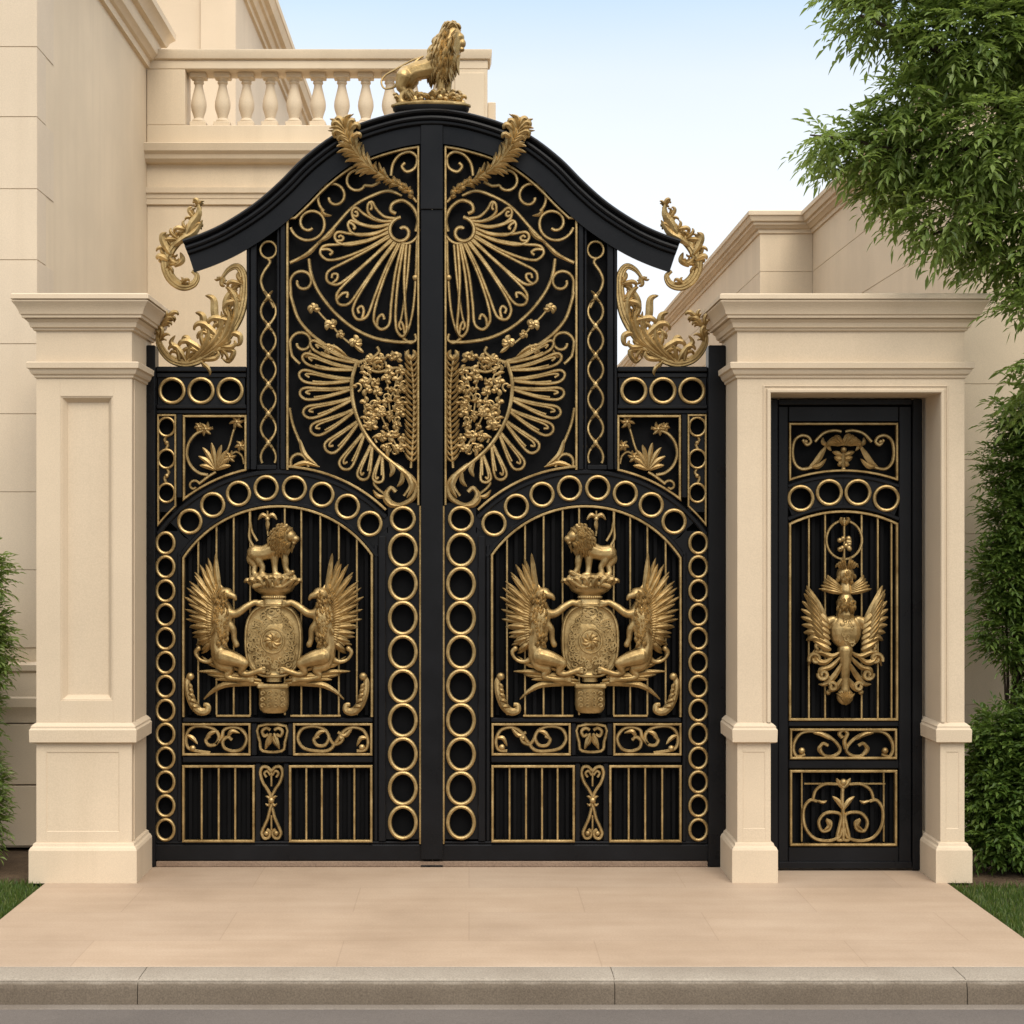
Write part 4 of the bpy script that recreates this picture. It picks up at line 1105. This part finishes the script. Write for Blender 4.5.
# ------------------------------------------------------------------ stone piers
Z_BASE = [(0, .035), (.185, .035), (.20, .028), (.208, .018), (.222, .014), (.228, .0)]
Z_MID = [(.793, 0), (.797, .022), (.803, .032), (.872, .034), (.882, .026), (.892, .026), (.905, .012), (.912, 0)]
Z_TOP = [(2.88, 0), (2.885, .010), (2.897, .012), (2.903, .022), (2.916, .03), (2.930, .034), (2.936, .046), (2.966, .048), (2.972, .04), (2.974, 0), (3.150, 0), (3.154, .014), (3.166, .018), (3.170, .028), (3.196, .036), (3.212, .052), (3.214, .046), (3.219, .046), (3.220, .066), (3.234, .068), (3.239, .076), (3.258, .082), (3.285, .096), (3.306, .112), (3.312, .113), (3.314, .104), (3.320, .104), (3.321, .118), (3.345, .116), (3.352, .108)]
def shaft_panel(m, x0, x1, yf, z0, z1, px0, px1, pz0, pz1, dep=.042):
    """front boards of a shaft around one recessed panel"""
    y0, y1 = yf, yf+dep+.004
    m.box(x0, px0, y0, y1, z0, z1, .0005); m.box(px1, x1, y0, y1, z0, z1, .0005)
    m.box(px0+.0002, px1-.0002, y0+.0001, y1, z0, pz0, .0005); m.box(px0+.0002, px1-.0002, y0+.0001, y1, pz1, z1, .0005)
    rims = ((0, .0002), (.004, .0002), (.006, .006), (.012, .006), (.014, .010), (.034, dep-.006), (.036, dep)) if dep > .02 else ((0, .0002), (.003, .0002), (.006, dep))
    vs = []; fs = []
    for o, d in rims: vs += [(px0+o, y0+d, pz0+o), (px1-o, y0+d, pz0+o), (px1-o, y0+d, pz1-o), (px0+o, y0+d, pz1-o)]
    for i in range(len(rims)-1):
        for k in range(4): fs.append((i*4+k, i*4+(k+1) % 4, i*4+4+(k+1) % 4, i*4+4+k))
    n = (len(rims)-1)*4; fs.append((n, n+1, n+2, n+3)); m.add(vs, fs)

pr = thing('gate_pier', 'cream stone pier with tall recessed panel left of the double gate', 'pier', (-2.2, 0, 0))
def at(m, dx): m.v = [(v[0]-dx, v[1], v[2]) for v in m.v]; return m
x0, x1, yf, yb = -2.474, -1.928, -.47, .12
m = M(); m.levels(x0, x1, yf, yb, Z_BASE[:]); at(m, -2.2).build('base', 'pier', pr, 25)
m = M(); m.levels(x0, x1, yf+.045, yb, [(.2275, 0), (2.883, 0)]); m.box(x0+.002, x1-.002, yf+.005, yf+.0448, .2283, .7927, .001)
shaft_panel(m, x0, x1-.0, yf, .2282, .7928, x0+.055, x1-.07, .285, .745, .004)
shaft_panel(m, x0, x1-.0, yf, .9122, 2.8795, x0+.135, x1-.105, 1.032, 2.782)
m.box(x1+.0005, x1+.006, yf+.05, yf+.075, .2283, 2.879, .002)
at(m, -2.2).build('shaft', 'pier', pr, 25)
m = M(); m.levels(x0, x1, yf, yb, Z_MID); at(m, -2.2).build('moulding', 'pier', pr, 25)
m = M(); m.levels(x0, x1, yf, yb, Z_TOP); at(m, -2.2).build('cornice', 'pier', pr, 25)

pt = thing('door_portal', 'cream stone portal with wide moulded cornice around the narrow side gate', 'portal', (2.18, 0, 0))
x0, x1, o0, o1, yf = 1.536, 2.836, 1.727, 2.698, -.46
TOPO = 2.797
for (a, b_) in ((x0, o0), (o1, x1)):
    m = M(); m.levels(a, b_, yf, yb, Z_BASE); at(m, 2.18).build('base', 'pier', pt, 25)
    m = M(); m.levels(a, b_, yf+.0068, yb, [(.2275, 0), (TOPO, 0)])
    ins = .03
    shaft_panel(m, a, b_, yf, .2282, .7928, a+ins, b_-ins, .30, .745, .003)
    m.box(a, b_, yf, yf+.0067, .9122, TOPO-.0002, .0004)
    at(m, 2.18).build('column', 'pier', pt, 25)
    m = M(); m.levels(a, b_, yf, yb, Z_MID); at(m, 2.18).build('moulding', 'pier', pt, 25)
m = M(); m.box(x0, x1, yf, yb, TOPO, 2.8845, .0004)
for (pts, w, y) in (([(o0-.012, .913), (o0-.012, TOPO+.012), (o1+.012, TOPO+.012), (o1+.012, .913)], .022, -.474), ([(o0-.04, .913), (o0-.04, TOPO+.04), (o1+.04, TOPO+.04), (o1+.04, .913)], .008, -.466)):
    m.strip(pts, w, y, -.455)
at(m, 2.18).build('lintel', 'pier', pt, 25)
m = M(); m.levels(x0, x1, yf, yb, Z_TOP); at(m, 2.18).build('cornice', 'pier', pt, 25)

# ------------------------------------------------------------------ mansion on the left
hs_ = thing('mansion', 'cream stone mansion with quoins and balustraded balcony left of the gate', 'house', (-2.75, .6, 0))
def bd(m, name, mat='wall', parent=hs_, smooth=25):
    m.v = [(v[0]+2.75, v[1]-.6, v[2]) for v in m.v]; return m.build(name, mat, parent, smooth)
XS, Y0, Y1 = -2.75, .6, 4.2
m = M(); m.box(-9, XS, Y0+.002, Y1+4, 0, 5.975, .001)
bd(m, 'wall')
m = M()
zj = [0, .62]; py = 414
zz = [W(0, p, .6)[2] for p in (648, 570, 492, 414, 344, 260, 189, 117, 47)]
zl = [1.27]+[z for z in zz if z > 1.4]+[5.80]
for i in range(len(zl)-1):                    # quoin courses: front slabs that return round the corner
    ret = .22 if i % 2 else .42
    m.box(-9, XS+.004, Y0-.005, Y0+.0015, zl[i]+.0022, zl[i+1]-.0022, .0015)
    m.box(XS+.0005, XS+.004, Y0+.0016, Y0+ret, zl[i]+.0022, zl[i+1]-.0022, .001)
for (a, b_) in ((0.02, .40), (.408, .79)): m.box(-9, XS+.045, Y0-.05, Y0+.4, a, b_, .004)
m.levels(-9, XS, Y0, Y1-.5, [(.80, .05), (.86, .055), (.90, .075), (.955, .075), (.965, .06), (1.10, .055), (1.115, .05), (1.13, .066), (1.165, .066), (1.18, .0)])
bd(m, 'quoin', 'wall_pale')
m = M(); m.levels(-9, XS, Y0, Y1-.003, [(5.97, .0), (5.975, .03), (6.03, .035), (6.04, .06), (6.07, .085), (6.08, .10), (6.10, .105), (6.18, .11), (6.19, .15), (6.23, .17), (6.26, .20), (6.27, .215), (6.32, .22), (6.33, .20)])
bd(m, 'cornice')
m = M(); XE = .16; k42 = .00852; zf = lambda p: (540-p)*k42+EYE
m.box(XS+.001, XE-.03, Y1+.03, Y1+.33, 0, zf(205.2), .004)
bd(m, 'balcony_wall')
k42 = .00852
zf = lambda p: (540-p)*k42+EYE
m = M()
m.levels(XS+.002, XE-.03, Y1+.03, Y1+.34, [(zf(205), 0), (zf(204), .02), (zf(199), .024), (zf(198), .03), (zf(194), .034), (zf(193), .05), (zf(188), .055), (zf(187.2), .0), (zf(164), .004), (zf(163), .06), (zf(160), .09), (zf(156), .10), (zf(153), .13), (zf(146), .145), (zf(145), .13), (zf(144.5), .0)])
bd(m, 'entablature')
m = M(); m.box(XS+.003, XE, Y1, Y1+.3, zf(144.4), zf(125), .006); m.box(XS+.003, XE, Y1, Y1+.3, zf(69), zf(60), .006)
m.levels(XS+.003+.03, XE, Y1-.0, Y1+.3, [(zf(60), 0), (zf(59), .02), (zf(53), .035), (zf(50.5), .035), (zf(50), .025)])
bd(m, 'handrail')
wx = lambda p: (p-469)*k42
m = M(); m.box(XS+.004, wx(185), Y1+.002, Y1+.298, zf(124.9), zf(69.1), .005); bd(m, 'balcony_pedestal')
m = M(); m.box(wx(440), XE-.002, Y1+.002, Y1+.298, zf(125), zf(69), .005)
m.box(wx(455), XE-.03, Y1-.012, Y1+.0018, zf(121), zf(73), .006)
m.box(XE+.0005, XE+.07, Y1+.1, Y1+.3, zf(118), zf(99), .006)
bd(m, 'balcony_pedestal')
hB = zf(69)-zf(125); u = k42
bm_ = M(); bm_.box(-8.2*u, 8.2*u, -8.2*u, 8.2*u, 0, .055, .005); bm_.box(-8*u, 8*u, -8*u, 8*u, hB-.045, hB, .005)
bm_.lathe((0, 0, 0), [(6.5*u, .054), (7*u, .065), (6.2*u, .08), (4.8*u, .09), (5.4*u, .115), (7.4*u, .165), (8.0*u, .20), (7.6*u, .24), (5.6*u, .31), (4.2*u, .36), (4.0*u, hB-.095), (5.2*u, hB-.085), (5.2*u, hB-.075), (4.4*u, hB-.07), (6.6*u, hB-.0445)], 16)
bme = bm_.mesh('baluster', 40)
for i in range(11):
    link('baluster', bme, 'wall', hs_, (wx(196+24.1*i)+2.75, Y1+.15-.6, zf(125)))
m = M(); m.box(XS, XE+.0, Y1+.36, 7, zf(146)-.2, zf(144), .004); bd(m, 'terrace_floor')
# upper storey behind the terrace
m = M(); XU = -2.377
m.box(-9, XU, 7, 20, 0, 7.66, .004); m.box(-2.73, XU+.004, 6.95, 6.9995, 3.5, 7.655, .004)
bd(m, 'upper_wall', 'wall_pale')
m = M(); m.levels(-9, XU, 7, 20, [(7.65, 0), (7.655, .03), (7.71, .035), (7.715, .07), (7.78, .10), (7.785, .13), (7.83, .14), (7.84, .19), (7.93, .225), (7.935, .235), (8.0, .24), (8.01, .2)])
bd(m, 'upper_cornice')
# ------------------------------------------------------------------ wing on the right
rw = thing('side_building', 'cream stone building with stepped cornice right of the portal', 'building', (3.2, 1, 0))
def bw(m, name, mat='wall', smooth=25):
    m.v = [(v[0]-3.2, v[1]-1, v[2]) for v in m.v]; return m.build(name, mat, rw, smooth)
m = M(); m.box(3.2, 9, 1.0, 5.5, 0, 4.82, .004); m.box(2.71, 9, 5.502, 22, 0, 4.815, .004)
bw(m, 'wall')
m = M()
zc = [0.05]+[W(0, p, 1.0)[2] for p in (705, 612, 534, 460, 384, 310, 236, 162, 100)]
for i in range(len(zc)-1): 
    m.box(3.196, 9, .995, .9995, zc[i]+.002, zc[i+1]-.002, .0015)
    m.box(3.195, 3.1995, 1.0, 5.494, zc[i]+.002, zc[i+1]-.002, .0015)
    m.box(2.705, 2.7095, 5.502, 22, zc[i]+.002, zc[i+1]-.002, .0015)
    m.box(2.7055, 3.194, 5.496, 5.5015, zc[i]+.002, zc[i+1]-.002, .0015)
bw(m, 'cladding')
CP = [(4.80, 0), (4.805, .02), (4.84, .024), (4.845, .04), (4.87, .062), (4.875, .075), (4.90, .08), (4.905, .1), (4.95, .118), (4.955, .13), (4.99, .132), (5.0, .12)]
m = M(); m.levels(3.2, 9, 1.0, 5.6, CP); m.levels(2.71, 9, 5.502, 22, [(z+.0015, o) for z, o in CP]); bw(m, 'cornice')

# ------------------------------------------------------------------ ground
m = M(); m.box(-400, 400, -400, 600, -.5, -.135, 0); struct('ground', m, 'earth', 0)
m = M(); m.box(-60, 60, -9.5, -2.66, -.3, -.112, 0); struct('road', m, 'asphalt', 0)
m = M(); m.box(-60, 60, -2.6595, -2.592, -.3, -.108, .004); struct('gutter', m, 'gutter_concrete' if 0 else 'gutter', 20)
xk = [-60, -12, -6]+[(p-469)*.00444 for p in (-330, 137, 615, 968, 1430)]+[12, 60]
m = M()
for i in range(len(xk)-1):
    a, b_ = xk[i]+.002, xk[i+1]-.002
    prof = [(-2.352, -.3), (-2.352, -.002), (-2.362, .0), (-2.545, -.002), (-2.566, -.006), (-2.582, -.02), (-2.590, -.045), (-2.5915, -.3)]
    k = len(prof); m.add([(a, y, z) for y, z in prof]+[(b_, y, z) for y, z in prof], [tuple(range(k)), tuple(range(k, 2*k))]+[(j, (j+1) % k, k+(j+1) % k, k+j) for j in range(k)])
m.box(-59.9, 59.9, -2.575, -2.353, -.29, -.007, 0); struct('kerb', m, 'kerb', 40)
m = M(); m.box(-2.42, 2.73, -2.3515, .9, -.3, .0, .004); struct('driveway', m, 'paving', 20)
m = M(); m.box(-2.745, 2.70, .9005, 21, -.3, -.002, .004); struct('courtyard', m, 'paving', 20)
m = M(); m.box((157-469)*S, (707-469)*S, -.035, .10, .0004, .0335, .004); struct('threshold_shade', m, 'sill_shade', 20)  # added strip, its dark colour stands in for shade under the leaves
m = M(); m.box(-14, -2.4205, -2.3515, -.42, -.3, -.022, .0); m.box(2.7305, 14, -2.3515, -.52, -.3, -.022, 0); struct('lawn', m, 'turf', 0)
m = M(); m.box(-14, -2.4205, -.419, .62, -.3, -.016, 0); m.box(2.7305, 14, -.519, 1.02, -.3, -.016, 0)
struct('planting_bed', m, 'soil', 0)
rn = random.Random(2)
vs = []; fs = []
def blade_of_grass(x, y, z, h):
    a = rn.uniform(0, 6.283); w = .0028; l = h*rn.uniform(.1, .7); b_ = rn.uniform(0, 6.283)
    dx, dy = w*math.cos(a), w*math.sin(a); ex, ey = l*math.cos(b_), l*math.sin(b_); o = len(vs)
    vs.extend([(x-dx, y-dy, z), (x+dx, y+dy, z), (x+dx*.7+ex*.35, y+dy*.7+ey*.35, z+h*.6), (x-dx*.7+ex*.35, y-dy*.7+ey*.35, z+h*.6), (x+ex, y+ey, z+h)])
    fs.extend([(o, o+1, o+2, o+3), (o+3, o+2, o+4)])
for i in range(26000):
    s_ = rn.random() < .5
    if s_: x, y = -2.428-rn.random()*1.1, rn.uniform(-2.34, -.40)
    else: x, y = 2.738+rn.random()*1.3, rn.uniform(-2.34, -.50)
    blade_of_grass(x, y, -.023, rn.uniform(.018, .05))
m = M(); m.add(vs, fs); g_ = m.build('grass', 'grass', None, 0); g_['kind'] = 'stuff'

# ------------------------------------------------------------------ trees and shrubs
def leaflets(m, rn, p, d, L, w):
    """one narrow folded leaflet starting at p along d"""
    d = d.normalized(); up = Vector((rn.uniform(-.6, .6), rn.uniform(-.6, .6), 1))
    sd = d.cross(up); sd = sd.normalized() if sd.length > 1e-4 else Vector((1, 0, 0))
    nn_ = sd.cross(d)
    tip = p+d*L-Vector((0, 0, L*.18)); mid = p+d*L*.45
    o = len(m.v)
    m2 = p+d*L*.72-Vector((0, 0, L*.07))
    m.v += [tuple(p), tuple(mid+sd*w+nn_*w*.35), tuple(m2+sd*w*.66+nn_*w*.2), tuple(tip), tuple(m2-sd*w*.66+nn_*w*.2), tuple(mid-sd*w+nn_*w*.35), tuple(mid-nn_*w*.1)]
    m.f += [(o, o+6, o+1), (o+1, o+6, o+3, o+2), (o, o+5, o+6), (o+5, o+4, o+3, o+6)]
def twig(m, tw, rn, p, d, n, L, w, spread=.9):
    d = d.normalized(); side = d.cross(Vector((rn.uniform(-.3, .3), rn.uniform(-.3, .3), 1))).normalized()
    ln = L*n*.28
    if tw is not None: tw.tube([p, p+d*ln*.5-Vector((0, 0, ln*.05)), p+d*ln-Vector((0, 0, ln*.2))], [.0035, .0025, .0012], 4)
    for k in range(n):
        t = (k//2+1)/((n+1)//2+.5); q = p+d*ln*t-Vector((0, 0, ln*.2*t*t)); s = 1 if k % 2 else -1
        dd = d*(.75)+side*s*spread+Vector((rn.uniform(-.35, .35), rn.uniform(-.35, .35), rn.uniform(-.4, .3)))
        leaflets(m, rn, q, dd, L*rn.uniform(.7, 1.15), w*rn.uniform(.8, 1.2))
    leaflets(m, rn, p+d*ln-Vector((0, 0, ln*.2)), d-Vector((0, 0, .3)), L, w)

def w3(px, py, y): return Vector(W(px, py, y))
tr = thing('tree', 'leafy green tree overhanging the portal cornice at upper right', 'tree', (3.86, -.55, -.016))
T0 = Vector((3.86, -.55, -.016))
rn = random.Random(21)
bk = M()
def limb(pts, r0, r1):
    q = cr([tuple(p) for p in pts], 6); k = len(q)
    bk.tube([Vector(p)-T0 for p in q], [r0+(r1-r0)*i/(k-1) for i in range(k)], 9)
trunk = [T0, Vector((3.84, -.55, .8)), Vector((3.80, -.5, 1.9)), Vector((3.76, -.5, 3.0)), Vector((3.7, -.5, 4.2)), Vector((3.65, -.5, 5.6))]
limb(trunk, .11, .04)
limb([trunk[3]+Vector((0, 0, .35)), w3(1010, 120, -.5), w3(975, 85, -.55), w3(945, 55, -.6), w3(905, 35, -.6), w3(860, 15, -.6)], .038, .008)
limb([w3(1015, 126, -.5), w3(960, 150, -.55), w3(900, 150, -.6), w3(850, 140, -.6), w3(810, 135, -.6)], .02, .005)
limb([trunk[3]+Vector((0, 0, .1)), w3(1000, 210, -.5), w3(960, 225, -.55), w3(930, 235, -.6)], .022, .005)
limb([trunk[3]-Vector((0, 0, .3)), w3(1030, 290, -.55), w3(1000, 300, -.6)], .02, .006)
limb([trunk[4], w3(1000, 20, -.5), w3(950, -40, -.5)], .03, .01)
lf = M()
CL = [(878, 14, 42, 26), (925, 52, 36, 34), (960, 40, 60, 45), (1015, 50, 60, 55), (852, 144, 40, 20), (824, 142, 20, 13), (880, 150, 44, 34), (930, 145, 52, 48), (985, 140, 60, 56), (1030, 190, 60, 56), (895, 188, 30, 24), (945, 215, 40, 30), (1006, 243, 40, 36), (960, 246, 14, 18), (1034, 292, 26, 24), (1060, 110, 60, 60), (1075, 260, 50, 50), (905, 100, 26, 24), (1060, 20, 60, 60), (900, -40, 60, 40), (980, -50, 70, 50), (1060, -60, 70, 50), (852, -10, 26, 16), (1026, 365, 12, 10), (1030, 398, 16, 14)]
wts = [a*b_ for (_, _, a, b_) in CL]
cum = sum(wts)
for i in range(4000):
    r = rn.random()*cum; j = 0
    while r > wts[j]: r -= wts[j]; j += 1
    cx, cy, rx, ry = CL[j]
    while True:
        ux, uy, uz = rn.uniform(-1, 1), rn.uniform(-1, 1), rn.uniform(-1, 1); q = ux*ux+uy*uy+uz*uz
        if q <= 1 and rn.random() < .25+.75*q: break
    yc = -.55+.18*math.sin(j*2.1)
    c = w3(cx+ux*rx*.92, cy+uy*ry*.92, yc); c.y += uz*max(rx, 22)*S*.95
    d = Vector((ux*.8-.35, uz*.8, -uy*.8-.15))+Vector((rn.uniform(-.5, .5), rn.uniform(-.5, .5), rn.uniform(-.5, .3)))
    twig(lf, None, rn, c-T0-d.normalized()*.05, d, rn.choice((7, 9, 9, 11)), rn.uniform(.052, .082), rn.uniform(.0095, .0135))
bk.build('trunk', 'bark', tr, 60); lf.build('crown', 'leaf', tr, 0)

def shrub(name, label, cat, base, cl, n, L, w, seed, mat='shrub'):
    rn = random.Random(seed); B = Vector(base); o = thing(name, label, cat, base)
    st = M(); lv = M(); wt = [a*b_ for (_, _, a, b_, _) in cl]; tot = sum(wt)
    for (cx, cy, rx, ry, yc) in cl:
        for _ in range(2):
            e = w3(cx+rn.uniform(-.4, .4)*rx, cy+rn.uniform(-.4, .4)*ry, yc+rn.uniform(-.1, .1)); h = e.z-B.z
            st.tube([Vector((rn.uniform(-.08, .08), rn.uniform(-.05, .05), 0)), Vector(((e.x-B.x)*.35, (e.y-B.y)*.4, h*.5)), e-B], [.012, .009, .004], 6)
    for i in range(n):
        r = rn.random()*tot; j = 0
        while r > wt[j]: r -= wt[j]; j += 1
        cx, cy, rx, ry, yc = cl[j]
        while True:
            ux, uy, uz = rn.uniform(-1, 1), rn.uniform(-1, 1), rn.uniform(-1, 1); q = ux*ux+uy*uy+uz*uz
            if q <= 1 and rn.random() < .2+.8*q: break
        c = w3(cx+ux*rx, cy+uy*ry, yc); c.y += uz*rx*S*.8
        if c.z < B.z+.03: continue
        d = Vector((ux*.9, uz*.9-.1, -uy*.5+.25))+Vector((rn.uniform(-.5, .5), rn.uniform(-.5, .5), rn.uniform(-.5, .3)))
        twig(lv, None, rn, c-B-d.normalized()*.04, d, rn.choice((7, 9, 11)), L*rn.uniform(.75, 1.2), w*rn.uniform(.8, 1.2), .8)
    st.build('stem', 'bark', o, 60); lv.build('foliage', mat, o, 0); return o
shrub('shrub', 'tall feathery green shrub against the wall right of the portal', 'shrub', (3.36, .35, -.016),
      [(1022, 420, 22, 20, .3), (1024, 468, 34, 32, .3), (1012, 520, 28, 36, .25), (1016, 575, 36, 40, .25), (1012, 630, 28, 34, .25), (1062, 680, 36, 44, .25), (1060, 560, 50, 120, .3), (1050, 450, 40, 50, .3)], 4600, .052, .0082, 5)
shrub('bush', 'dense low dark green bush at the foot of the portal beside the grass', 'bush', (3.30, .0, -.016),
      [(1032, 716, 22, 22, .05), (1004, 745, 32, 34, 0), (1010, 790, 40, 38, -.05), (1015, 830, 44, 34, -.1), (1050, 780, 50, 80, -.05), (985, 800, 16, 44, .1), (984, 745, 12, 30, .15)], 2800, .05, .0105, 6)
shrub('shrub', 'green feathery shrub beside the left mansion wall at the photo edge', 'shrub', (-2.90, -.1, -.016),
      [(-20, 572, 22, 28, -.05), (-18, 640, 24, 40, -.1), (-34, 700, 24, 40, -.1), (-22, 785, 22, 32, -.1), (-24, 825, 24, 30, -.12), (-60, 700, 50, 130, -.05)], 4200, .046, .0078, 8, 'leaf')

# ------------------------------------------------------------------ light, sky, camera
EL, AZ = 47, 164
w = bpy.data.worlds.new('World'); scn.world = w; w.use_nodes = True
nt = w.node_tree; bg = nt.nodes['Background']
sky = nt.nodes.new('ShaderNodeTexSky'); sky.sky_type = 'NISHITA'; sky.sun_disc = False
sky.sun_elevation = R(EL); sky.sun_rotation = R(AZ); sky.air_density = 1.0; sky.dust_density = 2.0; sky.ozone_density = 1.0
tc = nt.nodes.new('ShaderNodeTexCoord'); mp = nt.nodes.new('ShaderNodeMapping'); mp.inputs['Scale'].default_value = (1, 1, 3)
nz = nt.nodes.new('ShaderNodeTexNoise'); nz.inputs['Scale'].default_value = 1.6; nz.inputs['Detail'].default_value = 5
nt.links.new(tc.outputs['Generated'], mp.inputs['Vector']); nt.links.new(mp.outputs['Vector'], nz.inputs['Vector'])
rp = ramp(nt, nz.outputs['Fac'], [(0.3, (.8, .8, .8)), (0.7, (1, 1, 1))])
sx_ = nt.nodes.new('ShaderNodeSeparateXYZ'); nt.links.new(tc.outputs['Generated'], sx_.inputs[0])
haze_sky = ramp(nt, sx_.outputs['Z'], [(0.02, (5.7, 5.9, 6.1)), (0.2, (5.6, 5.85, 6.15)), (0.265, (5.0, 5.45, 6.0)), (0.33, (3.1, 4.35, 5.75)), (0.5, (10.0, 10.2, 10.4)), (1.0, (14, 13.8, 13.6))])
mx = mixc(nt, rp.outputs['Color'], sky.outputs['Color'], haze_sky.outputs['Color'])
nt.links.new(mx, bg.inputs['Color']); bg.inputs['Strength'].default_value = 0.12
sd = Vector((math.sin(R(AZ))*math.cos(R(EL)), math.cos(R(AZ))*math.cos(R(EL)), math.sin(R(EL))))
sl = bpy.data.lights.new('Sun', 'SUN'); sl.energy = 1.5; sl.angle = R(30); sl.color = (1, .92, .79)
so = bpy.data.objects.new('Sun', sl); COL.objects.link(so); so.rotation_euler = (-sd).to_track_quat('-Z', 'Y').to_euler(); so.location = (-4, -6, 9)
cd = bpy.data.cameras.new('Camera'); co = bpy.data.objects.new('Camera', cd); COL.objects.link(co); scn.camera = co
co.location = (0, -D, EYE); co.rotation_euler = (R(90), 0, 0)
cd.sensor_width = 36; cd.lens = 36*(D/S)/1024; cd.shift_x = 43/1024; cd.shift_y = 28/1024; cd.clip_end = 2000; cd.clip_start = .1
scn.view_settings.view_transform = 'Standard'; scn.view_settings.look = 'None'; scn.view_settings.exposure = 0.6
